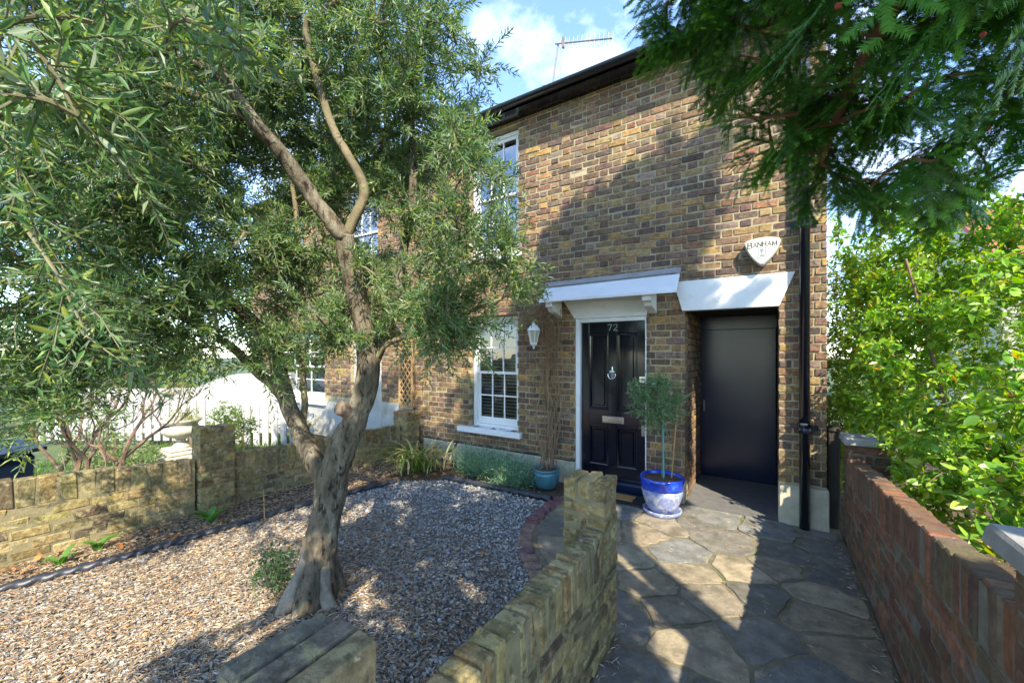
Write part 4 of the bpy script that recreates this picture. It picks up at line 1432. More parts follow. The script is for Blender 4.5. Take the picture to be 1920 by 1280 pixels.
for li, (P_, r_) in enumerate(OL):
    P_ = np.array(P_)
    n = 260 if li == 0 else 12 * len(P_)
    sp_ = spline(P_, n)
    rr = np.interp(np.linspace(0, 1, n), np.linspace(0, 1, len(r_)), r_)
    s_ = np.arange(n) * (0.0104 if li == 0 else 0.03)
    jit = np.stack([np.sin(s_ * 7 + li), np.cos(s_ * 9 + 2 * li), 0 * s_], 1) * 0.007 + np.stack([np.sin(s_ * 19 + 3 * li), np.cos(s_ * 23 + li), 0 * s_], 1) * 0.003
    rr = rr * (0.86 if li == 0 else 0.76) * (1 + 0.025 * np.sin(s_ * 11 + li))
    sp_ = sp_ + jit * np.minimum(1, rr / 0.05)[:, None]
    if li == 0:
        gr = rng.normal(0, 1, (90, 34))
        gr2 = rng.normal(0, 1, (26, 12))
        def vn(g, a, y):
            H_, W_ = g.shape
            x = a / (2 * math.pi) * W_
            xi, yi = np.floor(x).astype(int), int(y * (H_ - 2))
            fx_, fy_ = x - xi, y * (H_ - 2) - yi
            fx_ = fx_ * fx_ * (3 - 2 * fx_)
            p = g[yi, xi % W_] * (1 - fx_) + g[yi, (xi + 1) % W_] * fx_
            q = g[yi + 1, xi % W_] * (1 - fx_) + g[yi + 1, (xi + 1) % W_] * fx_
            return p * (1 - fy_) + q * fy_
        def gnarl(a, i, z=sp_[:, 2]):
            base = max(0.0, 1 - z[i] / 0.42)
            fl = base ** 1.5 * (0.55 * np.maximum(0, np.cos(3 * a + 0.6)) ** 3 + 0.45 * np.maximum(0, np.cos(2 * a - 1.0)) ** 4 + 0.35 * np.maximum(0, np.cos(5 * a + 2)) ** 3)
            g = 0.05 * np.sin(5 * a + z[i] * 5) + 0.030 * np.sin(9 * a - z[i] * 9 + 1)
            ys = i / len(z)
            rough_ = 1.0 if z[i] < 1.3 else 0.5
            return 1 + fl + g * (0.6 + base) + rough_ * (0.036 * vn(gr, a, ys) + 0.040 * vn(gr2, a, ys))
        b = B().tube(sp_, rr, 110, twist=gnarl)
        o = b.obj('trunk', M['bark'], olive, True)
    else:
        b = B().tube(sp_, rr, 16 if r_[0] > 0.04 else 10, twist=lambda a, i: 1 + 0.06 * np.sin(3 * a + i * 0.13) + 0.035 * np.sin(5 * a - i * 0.3))
        b.obj('limb', M['bark'] if li in (1, 5, 6) else M['limb'], olive, True)
    if li:
        nodes.append(sp_[len(sp_) // 4:])
    else:
        nodes.append(sp_[180::3])
nodes = np.concatenate(nodes)
# surface roots and the sawn stub
for P_, r_ in (([(-2.60, 1.52, 0.40), (-2.605, 1.455, 0.22), (-2.625, 1.40, 0.09), (-2.66, 1.34, -0.04)], [0.02, 0.040, 0.048, 0.040]),
               ([(-2.53, 1.59, 0.36), (-2.495, 1.565, 0.20), (-2.465, 1.56, 0.08), (-2.42, 1.57, -0.04)], [0.02, 0.034, 0.042, 0.045])):
    sp_ = spline(P_, 40)
    rr = np.interp(np.linspace(0, 1, 40), np.linspace(0, 1, len(r_)), r_)
    B().tube(sp_, rr, 20, twist=lambda a, i: 1 + 0.14 * np.sin(3 * a + i * 0.25) + 0.06 * np.sin(7 * a + i * 0.5)).obj('root', M['root'], olive, True)
st_p = spline([(-2.46, 1.76, 1.24), (-2.44, 1.68, 1.30), (-2.435, 1.63, 1.325)], 8)
stub = B().tube(st_p, [0.06, 0.055, 0.05, 0.048, 0.047, 0.048, 0.05, 0.046], 16).obj('sawn_stub', M['cut'], olive, True)

OLOB = [(-2.26, 2.06, 3.87, 0.62), (-1.85, 2.1, 2.72, 0.47), (-1.64, 2.04, 2.10, 0.30), (-3.31, 2.03, 3.91, 0.9), (-3.7, 1.31, 4.03, 0.85), (-2.98, 0.47, 3.12, 0.75),
        (-4.02, 0.98, 2.75, 0.8), (-3.35, 0.47, 2.03, 0.66), (-3.22, 1.26, 2.25, 0.58), (-3.16, 1.89, 2.5, 0.55), (-2.35, 1.94, 2.10, 0.40), (-4.02, 1.93, 3.79, 0.85),
        (-4.5, 1.02, 3.2, 0.75), (-2.5, 1.96, 4.96, 0.8), (-2.9, 1.23, 4.87, 0.9), (-3.05, 0.54, 4.26, 0.9), (-3.50, 0.37, 1.55, 0.40), (-1.55, 2.15, 2.42, 0.2), (-4.19, -0.08, 2.5, 0.85), (-2.0, 0.35, 2.9, 0.35),
        (-3.34, 0.95, 1.84, 0.3), (-3.14, 1.43, 1.78, 0.3), (-2.4, 1.67, 1.92, 0.28), (-1.85, 1.96, 1.91, 0.25), (-3.45, 0.33, 1.35, 0.2), (-1.45, 2.1, 2.34, 0.2), (-1.5, 2.22, 2.72, 0.14), (-3.02, 1.45, 1.17, 0.16), (-3.34, 1.18, 1.78, 0.25), (-3.49, 0.61, 1.7, 0.3), (-2.68, 2.2, 3.34, 0.5), (-1.95, 2.15, 3.3, 0.26)]
OFF = [l for l in OLOB if l[2] > 4.2 or l[1] < 0]
att = np.concatenate([sample_lobes([l for l in OLOB if l not in OFF], 900), sample_lobes(OFF, 80)])
dcam = np.linalg.norm(att - CAMP, axis=1)
att = np.concatenate([att[dcam > 1.25], np.array([(-1.48, 0.18, 2.44), (-1.45, 0.25, 2.29), (-1.32, 0.64, 2.59), (-1.65, 0.31, 1.73), (-1.44, 0.14, 2.28), (-1.47, 0.48, 2.7), (-2.05, 0.23, 2.12)])])
brs = grow(nodes, att, 7)
tw = B()
lb_, ld_, ll_ = [], [], []
for P_ in brs:
    near_ = min(1.0, max(0.35, np.linalg.norm(P_[-1] - CAMP) / 2.4))
    tw.tube(P_, np.linspace(0.010, 0.0035, len(P_)) * near_, 5, cap=False)
    main = unit(P_[-1] - P_[0])
    L_ = np.linalg.norm(P_[-1] - P_[0])
    nt_ = 10
    for k in range(nt_):
        t = 0.30 + 0.70 * (k + rng.random()) / nt_
        p = np.array([np.interp(t, np.linspace(0, 1, len(P_)), P_[:, q]) for q in range(3)])
        dirn = unit(main * 0.55 + rng.normal(0, 0.75, 3) + np.array([0, 0, 0.10]))
        tl_ = rng.uniform(0.13, 0.34)
        e = p + dirn * tl_ + np.array([0, 0, -0.18 * tl_])
        m = p + dirn * tl_ * 0.5 + rng.normal(0, 0.02, 3)
        tp_ = spline([p, m, e], 6)
        tw.tube(tp_[[0, 3, 5]], [0.0028, 0.002, 0.0013], 3, cap=False)
        npair = int(tl_ / 0.0215)
        td = unit(e - p)
        _, a1, a2 = frame_axes(td)
        ph_ = rng.uniform(0, 6.28)
        for j in range(npair):
            tt = 0.12 + 0.88 * (j + 0.5) / npair
            c = np.array([np.interp(tt, np.linspace(0, 1, 6), tp_[:, q]) for q in range(3)])
            an_ = ph_ + j * 1.57
            rad_ = a1 * math.cos(an_) + a2 * math.sin(an_)
            for sg in (1, -1):
                lb_.append(c)
                ld_.append(td * rng.uniform(0.5, 1.1) + sg * rad_ * 0.85)
                ll_.append(rng.uniform(0.045, 0.074) * (1.08 - 0.3 * tt))
lb_, ld_, ll_ = np.array(lb_), np.array(ld_) + rng.normal(0, 0.22, (len(ld_), 3)), np.array(ll_)
V = leaf_batch(lb_, ld_, ll_, ll_ * rng.uniform(0.17, 0.24, len(ll_)))
pal = np.array([(0.11, 0.20, 0.060), (0.08, 0.165, 0.050), (0.165, 0.245, 0.075), (0.26, 0.32, 0.20), (0.25, 0.30, 0.06), (0.11, 0.21, 0.10)])
cols = pal[rng.choice(6, len(V), p=[.26, .22, .2, .13, .09, .10])] * rng.normal(1, 0.14, (len(V), 1))
two = tw.obj('twigs', M['twig'], olive)
two['kind'] = 'stuff'
leaves_obj('crown', V, np.clip(cols, 0.02, 0.5), M['leaf'], olive, 300, M['leaf_obj'])


def bush(lobes, ncl, per, llen, lwid, pal, mat, parent, name='foliage', singles=0, smat=None, droop=0.0, spread=0.06, up=None, rg=rng, shell=0.4):
    c = sample_lobes(lobes, ncl, rg, shell)
    n = ncl * per
    cc = np.repeat(c, per, axis=0)
    lobes = np.array(lobes, float)
    axis = unit(rg.normal(0, 1, (ncl, 3)) + np.array([0, 0, 0.5]))
    t = np.tile(np.linspace(-0.5, 0.5, per), ncl)
    base = cc + np.repeat(axis, per, axis=0) * (t * spread * 2)[:, None] + rg.normal(0, spread * 0.18, (n, 3))
    d = rg.normal(0, 0.8, (n, 3)) + np.repeat(axis, per, axis=0) * 0.7 + np.array([0, 0, -droop])
    L_ = rg.uniform(llen[0], llen[1], n)
    V_ = leaf_batch(base, d, L_, L_ * rg.uniform(lwid[0], lwid[1], n), up=up, rg=rg)
    pal = np.array(pal)
    cl = pal[rg.integers(0, len(pal), n)] * rg.normal(1, 0.13, (n, 1))
    return leaves_obj(name, V_, np.clip(cl, 0.01, 0.7), mat, parent, singles, smat), c


# green suckers at the foot of the olive
OG = [(0.075, 0.13, 0.045), (0.05, 0.10, 0.035), (0.10, 0.16, 0.06)]
bush([(-3.02, 1.50, 0.14, 0.15), (-2.95, 1.42, 0.22, 0.10), (-2.93, 1.45, 0.10, 0.12)], 60, 12, (0.028, 0.045), (0.25, 0.4), OG, M['leaf'], olive, 'sucker_leaves')

reseed(202)
# ------------------------------------------------------------------ yew tree: trunk out of view to the right, bough hanging over the gate
yew = tag(empty('yew_tree', (3.1, -0.4, 0)), 'dark green yew with a drooping bough over the upper right', 'tree')
yew.location = (0, 0, 0)
YW = [([(3.15, -0.4, -0.05), (3.12, -0.4, 1.2), (3.08, -0.38, 2.6), (3.0, -0.25, 4.2), (2.75, 0.1, 5.6), (2.5, 0.6, 7.4)], [0.26, 0.21, 0.19, 0.15, 0.10, 0.05]),
      ([(3.08, -0.38, 2.5), (2.1, 0.35, 3.2), (1.0, 1.2, 3.3), (0.4, 1.55, 3.15), (-0.1, 1.62, 3.0)], [0.09, 0.07, 0.055, 0.04, 0.022]),
      ([(1.2, 1.2, 3.2), (0.9, 1.6, 2.95), (0.75, 1.9, 2.7), (0.62, 2.1, 2.45)], [0.035, 0.03, 0.02, 0.012]),
      ([(0.7, 1.42, 3.2), (0.45, 1.5, 2.9), (0.25, 1.62, 2.6), (0.15, 1.72, 2.35)], [0.03, 0.025, 0.018, 0.010]),
      ([(1.3, 1.12, 3.18), (0.95, 1.05, 2.9), (0.6, 1.1, 2.6), (0.42, 1.15, 2.4)], [0.03, 0.025, 0.018, 0.010]),
      ([(2.93, -0.15, 4.6), (1.8, 0.8, 5.6), (1.0, 1.2, 6.4)], [0.09, 0.06, 0.03]),
      ([(2.85, -0.05, 5.0), (3.2, 0.6, 6.0), (3.3, 0.8, 6.6)], [0.08, 0.05, 0.03]),
      ([(3.07, -0.37, 2.8), (1.9, -0.1, 3.25), (0.9, -0.1, 3.45), (0.1, 0.0, 3.4)], [0.08, 0.06, 0.04, 0.02]),
      ([(2.88, -0.1, 4.9), (2.3, 1.2, 5.9), (2.1, 2.1, 6.6)], [0.07, 0.05, 0.03])]
yn, yhi = [], []
for i, (P_, r_) in enumerate(YW):
    n = 10 * len(P_)
    sp_ = spline(P_, n)
    rr = np.interp(np.linspace(0, 1, n), np.linspace(0, 1, len(r_)), r_)
    B().tube(sp_, rr, 20 if i == 0 else 10, twist=lambda a, k: 1 + 0.08 * np.sin(4 * a + k * 0.2)).obj('trunk' if i == 0 else 'bough', M['yew_bark'], yew, True)
    if 1 <= i <= 4:
        yn.append(sp_[n // 3:])
    if i == 0 or i > 4:
        yhi.append(sp_[n // 2:] if i == 0 else sp_)
yn, yhi = np.concatenate(yn), np.concatenate(yhi)


def spray_template(seed, L0=0.24, step=0.0038, nl=0.025, nw=0.0042):
    rg_ = np.random.default_rng(seed)
    shoots = [(np.array([0, 0, 0.0]), np.array([1, 0, 0.0]), L0)]
    k = 0
    x = 0.035
    while x < L0 * 0.92:
        sd = 1 if k % 2 else -1
        sl_ = (L0 - x) * rg_.uniform(0.45, 0.8) + 0.02
        shoots.append((np.array([x, 0, 0]), unit(np.array([0.75, sd * 0.75, rg_.normal(0, 0.15)])), sl_))
        x += rg_.uniform(0.02, 0.04)
        k += 1
    Vs, C = [], []
    for (o_, d_, l_) in shoots:
        m = int(l_ / step)
        t = np.linspace(0.01, 1, m)
        P_ = o_ + d_ * (t * l_)[:, None] + np.array([0, 0, -0.5]) * (t * l_)[:, None] ** 2 * 2
        s_ = unit(np.cross(d_, [0, 0, 1.0]))
        for sg in (1, -1):
            q = unit(d_ * rg_.uniform(0.35, 0.75, (m, 1)) + sg * s_ + np.array([0, 0, 1.0]) * rg_.normal(0.08, 0.12, (m, 1)))
            ln_ = nl * rg_.uniform(0.75, 1.1, m) * (1 - 0.55 * t ** 4)
            wv = unit(np.cross(q, np.array([0, 0, 1.0]) + rg_.normal(0, 0.3, (m, 3)))) * nw / 2
            e = P_ + q * ln_[:, None]
            Vs.append(np.stack([P_ + wv, e, P_ - wv], axis=1))
            C.append(np.clip(t, 0, 1))
    stem = [(o_, o_ + d_ * l_ + np.array([0, 0, -1.0]) * l_ * l_) for o_, d_, l_ in shoots]
    return np.concatenate(Vs), np.concatenate(C), stem


TM = [spray_template(s) for s in range(5)]
TM_coarse = [spray_template(20 + s, 0.34, 0.014, 0.060, 0.020) for s in range(4)]


def place_sprays(pos, dirs, templates, sizes, name, bright=1.0, rg=rng):
    Vs, Cs = [], []
    for p, d, s in zip(pos, dirs, sizes):
        q = np.asarray(p) + unit(d) * 0.12 * s
        gx, gy = q[0] - 0.78 * q[2], q[1] + 0.70 * q[2]          # sprays left out so the sun reaches this patch of path
        if inside([(-0.95, 3.0), (-0.15, 2.62), (-0.1, 4.35), (-1.2, 4.35)], [(gx, gy)])[0]:
            continue
        tt = (4.76 - q[1]) / 0.70
        fx_, fz_ = q[0] - 0.78 * tt, q[2] - tt
        if -0.75 < fx_ < 0.15 and 2.15 < fz_ < 3.15 and rg.random() < 0.85:  # most sprays dropped so sun falls on the alarm box and passage arch
            continue
        Vt, Ct, _ = templates[rg.integers(0, len(templates))]
        d_ = unit(d)
        upv = unit(np.array([0, 0, 1.0]) + rg.normal(0, 0.45, 3))
        y_ = unit(np.cross(upv, d_))
        z_ = np.cross(d_, y_)
        Rm = np.stack([d_, y_, z_], axis=0) * s
        Vs.append(Vt.reshape(-1, 3) @ Rm + p)
        base = np.array([0.036, 0.135, 0.014]) * rg.uniform(0.7, 1.35)
        tipc = np.array([0.14, 0.36, 0.035])
        mixv = np.clip((Ct - 0.55) / 0.45, 0, 1)[:, None] * rg.uniform(0.2, 0.9)
        Cs.append(np.repeat(base * (1 - mixv) + tipc * mixv, 3, axis=0) * bright)
    V_ = np.concatenate(Vs)
    o = link(name, np_mesh(name, V_, [np.arange(len(V_)).reshape(-1, 3)], col=np.concatenate(Cs)), M['yew'], yew)
    o['kind'] = 'stuff'
    return o


YLOB = [(-0.06, 1.60, 2.78, 0.26), (0.02, 1.62, 2.57, 0.20), (0.20, 1.56, 2.72, 0.33), (0.40, 1.72, 2.48, 0.30), (0.62, 1.75, 2.62, 0.34), (0.66, 2.02, 2.42, 0.25), (0.24, 1.86, 2.42, 0.16),
        (-0.20, 1.50, 2.92, 0.17), (0.1, 1.5, 3.2, 0.40), (0.6, 1.5, 3.15, 0.45), (0.95, 1.2, 3.1, 0.38), (0.5, 1.15, 2.55, 0.20), (0.02, 1.70, 2.47, 0.12), (0.45, 1.95, 2.30, 0.14)]
ya = sample_lobes(YLOB, 400)
ybr = grow(yn, ya, 6, sag=0.05)
yt = B()
pos, dirs, sizes = [], [], []
for P_ in ybr:
    yt.tube(P_, np.linspace(0.007, 0.002, len(P_)), 4, cap=False)
    for t in (0.35, 0.6, 0.8, 1.0):
        p = np.array([np.interp(t, np.linspace(0, 1, len(P_)), P_[:, q]) for q in range(3)])
        pos.append(p)
        dirs.append(unit(P_[-1] - P_[0]) * 0.6 + rng.normal(0, 0.55, 3) + np.array([-0.12, 0.05, -0.45]))
        sizes.append(rng.uniform(0.45, 0.85))
# two sprays hang close to the lens
for p, d, s in (((0.17, 0.86, 2.36), (-0.12, -0.1, -1.0), 0.8), ((0.10, 0.95, 2.38), (-0.5, 0.1, -0.7), 0.75), ((0.36, 1.0, 2.36), (0.1, 0.1, -1), 0.8), ((0.30, 1.08, 2.40), (-0.2, 0.2, -1), 0.9), ((0.42, 1.02, 2.3), (-0.5, 0.1, -0.9), 0.8), ((0.27, 1.1, 2.34), (-0.6, 0.3, -0.9), 0.8)):
    pos.append(np.array(p))
    dirs.append(np.array(d))
    sizes.append(s)
yto = yt.obj('twigs', M['yew_bark'], yew)
yto['kind'] = 'stuff'
place_sprays(pos, dirs, TM, sizes, 'needle_sprays')
YHI = [(0.4, 0.2, 3.45, 0.7), (1.0, -0.3, 3.3, 0.75), (-0.2, -0.05, 3.3, 0.5), (1.85, 0.25, 3.05, 0.55), (1.3, 0.35, 3.6, 0.6), (2.3, 0.9, 6.3, 1.2), (1.2, 1.1, 6.2, 0.9), (2.9, 0.9, 6.2, 0.75), (2.0, -0.7, 3.0, 0.6), (1.4, -0.9, 2.95, 0.6), (0.4, -1.1, 3.2, 0.6), (2.0, 1.4, 7.1, 0.85), (1.5, 1.3, 7.0, 0.8), (0.9, 1.2, 5.6, 0.6), (2.7, 1.0, 5.5, 0.65), (2.4, 0.6, 8.0, 0.7), (2.8, 1.0, 8.0, 0.65), (2.2, 1.1, 7.9, 0.5)]
ya2 = sample_lobes(YHI, 420)
ybr2 = grow(yhi, ya2, 5)
pos, dirs, sizes = [], [], []
for P_ in ybr2:
    for t in (0.3, 0.55, 0.8, 1.0):
        pos.append(np.array([np.interp(t, np.linspace(0, 1, len(P_)), P_[:, q]) for q in range(3)]))
        dirs.append(unit(P_[-1] - P_[0]) + rng.normal(0, 0.6, 3))
        sizes.append(rng.uniform(0.9, 1.5))
place_sprays(pos, dirs, TM_coarse, sizes, 'upper_crown')
for i, p in enumerate([(0.115, 0.99, 2.37), (0.55, 1.75, 2.36), (0.33, 1.9, 2.27), (0.62, 1.98, 2.30), (0.4, 1.3, 2.4)]):
    B().lathe([(0.001, -0.006), (0.0045, -0.004), (0.006, 0.0), (0.0045, 0.004), (0.001, 0.006)], p, 10).obj('berry', M['red'], yew, True)

# ------------------------------------------------------------------ right-hand shrub
reseed(303)
shr = tag(empty('leafy_shrub', (1.6, 3.4, 0)), 'tall bright green leafy shrub behind the red brick wall', 'shrub')
shr.location = (0, 0, 0)
SH = [((1.3, 4.2, 0), (1.15, 4.6, 1.6), (1.0, 4.7, 2.5)), ((1.6, 3.6, 0), (1.65, 3.9, 1.5), (1.9, 4.2, 2.7)), ((1.7, 3.4, 0), (1.5, 3.3, 1.0), (1.35, 3.2, 1.6)), ((1.5, 3.0, 0), (1.3, 2.8, 0.8), (1.15, 2.5, 1.2)),
      ((1.8, 3.9, 0), (2.3, 4.4, 1.8), (2.6, 4.7, 2.9)), ((1.3, 2.4, 0), (1.2, 2.2, 0.7), (1.0, 2.05, 1.0)), ((1.2, 4.9, 0), (0.95, 5.3, 1.4), (0.85, 5.5, 2.4))]
sn = []
for P_ in SH:
    P_ = np.array(P_, float)
    sp_ = spline(P_, 16)
    B().tube(sp_, np.linspace(0.022, 0.008, 16), 8).obj('stem', M['stem'], shr, True)
    sn.append(sp_)
sn = np.concatenate(sn)
SLOB = [(1.0, 4.7, 1.7, 0.50), (0.95, 5.4, 1.5, 0.55), (1.7, 4.1, 2.0, 0.60), (1.4, 3.6, 1.3, 0.55), (1.2, 3.1, 0.95, 0.42), (1.9, 3.7, 1.3, 0.6), (2.4, 4.5, 2.1, 0.7), (1.05, 2.55, 0.80, 0.33), (1.0, 2.1, 0.72, 0.28), (1.35, 2.6, 0.95, 0.42),
        (1.15, 4.0, 0.9, 0.45), (1.5, 2.2, 0.7, 0.4), (1.25, 5.6, 2.3, 0.55), (1.9, 5.0, 2.4, 0.6), (1.0, 3.6, 0.75, 0.3), (1.1, 1.7, 0.62, 0.28), (0.86, 4.9, 0.9, 0.25), (1.3, 5.2, 2.9, 0.5), (2.0, 4.6, 2.7, 0.55), (2.9, 5.0, 2.6, 0.7), (1.6, 3.2, 1.0, 0.5), (1.9, 2.9, 1.2, 0.5), (1.3, 4.6, 1.2, 0.6), (0.80, 5.3, 2.2, 0.35), (0.82, 5.6, 2.9, 0.4), (0.78, 5.2, 1.2, 0.32), (1.1, 5.0, 2.0, 0.5), (0.85, 5.5, 0.6, 0.4)]
sa = sample_lobes(SLOB, 1350)
sa = sa[(sa[:, 0] > 0.62)]
sb = grow(sn, sa, 6, sag=0.12)
stw = B()
lb_, ld_, ll_ = [], [], []
for P_ in sb:
    stw.tube(P_, np.linspace(0.006, 0.002, len(P_)), 4, cap=False)
    for j in range(34):
        t = 0.25 + 0.75 * (j + 0.5) / 34
        c = np.array([np.interp(t, np.linspace(0, 1, len(P_)), P_[:, q]) for q in range(3)])
        d = unit(P_[-1] - P_[0])
        lb_.append(c + rng.normal(0, 0.035, 3))
        ld_.append(d * 0.4 + rng.normal(0, 0.8, 3) + np.array([0, 0, 0.0]))
        ll_.append(0.03 + 0.062 * rng.random() ** 1.4)
lb_, ld_, ll_ = np.array(lb_), np.array(ld_), np.array(ll_)
V = leaf_batch(lb_, ld_, ll_, ll_ * rng.uniform(0.40, 0.55, len(ll_)), up=np.array([0.3, -0.5, 0.9]), bend=rng.uniform(-0.05, 0.38, (len(ll_), 1)))
pal = np.array([(0.20, 0.38, 0.036), (0.15, 0.32, 0.032), (0.26, 0.43, 0.05), (0.11, 0.25, 0.028), (0.33, 0.44, 0.055)])
cols = pal[rng.integers(0, 5, len(V))] * rng.normal(1, 0.18, (len(V), 1))
old = rng.random(len(V)) < 0.02
cols[old] = np.array((0.42, 0.28, 0.05))
so_ = stw.obj('twigs', M['stem'], shr)
so_['kind'] = 'stuff'
leaves_obj('foliage', V, np.clip(cols, 0.01, 0.6), M['lush'], shr, 300, M['lush_obj'])

# dense evergreen further back between the two houses
cyp = tag(empty('conifer_hedge', (1.4, 7.2, 0)), 'fine-leaved green hedge in the gap beside the house corner', 'hedge')
cyp.location = (0, 0, 0)
bush([(0.95, 6.6, 0.8, 0.55), (0.95, 6.7, 1.7, 0.55), (1.0, 6.9, 2.6, 0.5), (1.6, 7.0, 1.2, 0.8), (1.7, 7.2, 2.4, 0.7), (2.6, 7.4, 1.4, 0.9), (2.7, 7.6, 2.6, 0.8), (0.85, 6.2, 0.5, 0.4)], 1900, 12, (0.04, 0.07), (0.3, 0.45),
     [(0.18, 0.28, 0.04), (0.13, 0.22, 0.03), (0.27, 0.32, 0.06), (0.09, 0.16, 0.025)], M['lush'], cyp)
bush([(0.82, 6.2, 0.4, 0.36), (0.84, 6.3, 0.95, 0.38), (0.86, 6.4, 1.5, 0.38), (0.9, 6.5, 2.05, 0.38), (0.92, 6.6, 2.6, 0.36), (1.3, 6.6, 2.7, 0.45)], 900, 12, (0.04, 0.07), (0.3, 0.45), [(0.18, 0.28, 0.04), (0.13, 0.22, 0.03), (0.27, 0.32, 0.06), (0.09, 0.16, 0.025)], M['lush'], cyp, 'side_foliage')
B().tube([(1.5, 7.1, -0.05), (1.4, 7.1, 2.4)], [0.05, 0.02], 8).obj('stem', M['stem'], cyp)

# ------------------------------------------------------------------ small plants
reseed(404)
def blade(parent, base, ang, L_, w, arch, mat, name='leaf', col=None):
    n = 9
    t = np.linspace(0, 1, n)
    el = R(78) - arch * t
    dl = L_ / (n - 1)
    h = np.concatenate([[0], np.cumsum(np.cos(el[:-1]) * dl)])
    z = np.concatenate([[0], np.cumsum(np.sin(el[:-1]) * dl)])
    z = np.maximum(z, 0.012 - base[2])
    ww = w * np.minimum(1, 0.55 + t * 2) * np.sqrt(np.maximum(0.0, 1 - t ** 2.2)) + 0.0008
    dx, dy = math.cos(ang), math.sin(ang)
    V_ = []
    for i in range(n):
        cx, cy, cz = base[0] + h[i] * dx, base[1] + h[i] * dy, base[2] + z[i]
        V_ += [(cx - dy * ww[i], cy + dx * ww[i], cz + ww[i] * 0.35), (cx, cy, cz), (cx + dy * ww[i], cy - dx * ww[i], cz + ww[i] * 0.35)]
    F_ = []
    for i in range(n - 1):
        a = 3 * i
        F_ += [(a, a + 1, a + 4, a + 3), (a + 1, a + 2, a + 5, a + 4)]
    o = link(name, np_mesh(name, V_, [np.array(F_)], smooth=True), mat, parent)
    if col is not None:
        o.color = (*col, 1)
    return o


strap = tag(empty('strappy_plant', (0, 0, 0)), 'clump of arching green and cream strap leaves in the corner by the wall', 'plant')
for i in range(130):
    bx, by = -4.25 + rng.normal(0, 0.16), 4.08 + rng.normal(0, 0.12)
    cream = rng.random() < 0.42
    c = np.array((0.48, 0.42, 0.20)) if cream else np.array(random.choice([(0.12, 0.23, 0.03), (0.17, 0.28, 0.04), (0.08, 0.17, 0.025)]))
    blade(strap, (bx, by, 0.0), rng.uniform(0, 6.283), rng.uniform(0.40, 0.78), rng.uniform(0.009, 0.016), R(rng.uniform(80, 150)), M['lush_obj'], col=c * rng.uniform(0.85, 1.15))
for (bx, by, lab, nn, sz) in ((-4.62, 1.70, 'broad-leaved weed at the foot of the left wall pier', 9, 0.20), (-4.78, 0.95, 'low green weed beside the edging near the left wall', 7, 0.17), (-4.70, 0.72, 'flat green seedling in the leaf litter at lower left', 5, 0.16)):
    wd = tag(empty('weed', (bx, by, 0)), lab, 'weed')
    for i in range(nn):
        blade(wd, (rng.normal(0, .01), rng.normal(0, .01), 0.008), i * 6.283 / nn + rng.normal(0, .3), sz * rng.uniform(0.8, 1.2), sz * 0.16, R(rng.uniform(70, 110)), M['lush_obj'], col=np.array((0.11, 0.24, 0.045)) * rng.uniform(0.8, 1.25))

for (lob, lab) in (([(-3.55, 4.42, 0.16, 0.20), (-3.35, 4.38, 0.20, 0.24), (-3.22, 4.42, 0.15, 0.20)], 'feathery blue-green lavender clump under the left half of the window'),
                   ([(-2.95, 4.34, 0.12, 0.20), (-2.78, 4.30, 0.15, 0.20), (-2.62, 4.32, 0.12, 0.17)], 'feathery blue-green lavender clump beside the teal pot')):
    lv = tag(empty('lavender_clump', (0, 0, 0)), lab, 'plant')
    lob = np.array(lob)
    n = 900
    k = rng.integers(0, 3, n)
    root = lob[k, :3] * np.array([1, 1, 0]) + rng.normal(0, 0.03, (n, 3)) * np.array([1, 1, 0])
    dirn = unit(rng.normal(0, 0.55, (n, 3)) + np.array([0, -0.1, 0.9]))
    dirn[:, 2] = np.abs(dirn[:, 2])
    ht = rng.uniform(0.14, 0.42, n)
    per = 7
    t = np.tile(np.linspace(0.25, 1, per), n)
    base = np.repeat(root, per, 0) + np.repeat(dirn * ht[:, None], per, 0) * t[:, None]
    d = np.repeat(dirn, per, 0) + rng.normal(0, 0.6, (n * per, 3))
    L_ = rng.uniform(0.028, 0.06, n * per)
    V = leaf_batch(base, d, L_, L_ * 0.17)
    pl_ = np.array([(0.22, 0.36, 0.25), (0.16, 0.30, 0.19), (0.28, 0.42, 0.31), (0.18, 0.32, 0.10)])
    leaves_obj('foliage', V, pl_[rng.integers(0, 4, n * per)] * rng.normal(1, .3, (n * per, 1)).clip(0.35, 1.8), M['leaf'], lv)
    sb_ = B()
    for i in range(0, n, 12):
        sb_.tube([root[i], root[i] + dirn[i] * ht[i]], [0.0016, 0.001], 3, cap=False)
    q = sb_.obj('stems', M['twig'], lv)
    q['kind'] = 'stuff'

# potted standard olive
po = tag(empty('potted_olive', (-0.93, 4.36, 0.38)), 'small round-headed olive standard growing in the blue pot', 'tree')
B().tube(spline([(0, 0, 0), (0.01, 0.0, 0.3), (-0.01, -0.01, 0.55), (-0.04, -0.02, 0.75)], 14), [0.011] * 14, 10).obj('trunk', M['limb'], po)
B().tube([(0.02, -0.02, 0.0), (0.015, -0.02, 0.72)], 0.009, 8).obj('stake', M['cane_green'], po)
B().tube([(0.085, 0.05, 0.0), (0.15, 0.06, 0.88)], 0.006, 6).obj('cane', M['bamboo'], po)
POL = [(-0.07, -0.02, 0.78, 0.22), (-0.17, -0.02, 0.86, 0.15), (0.05, 0, 0.80, 0.17), (-0.05, 0.0, 0.95, 0.12), (-0.02, -0.03, 0.68, 0.15)]
nn = 300
c = sample_lobes(POL, nn, shell=0.5)
per = 11
root = np.array([-0.04, -0.02, 0.76])
dirn = unit(c - root + rng.normal(0, 0.05, (nn, 3)) + np.array([0, 0, 0.03]))
t = np.tile(np.linspace(0, 1, per), nn)
base = np.repeat(c, per, 0) + np.repeat(dirn, per, 0) * (t * 0.085)[:, None]
d = np.repeat(dirn, per, 0) * 0.8 + rng.normal(0, 0.6, (nn * per, 3))
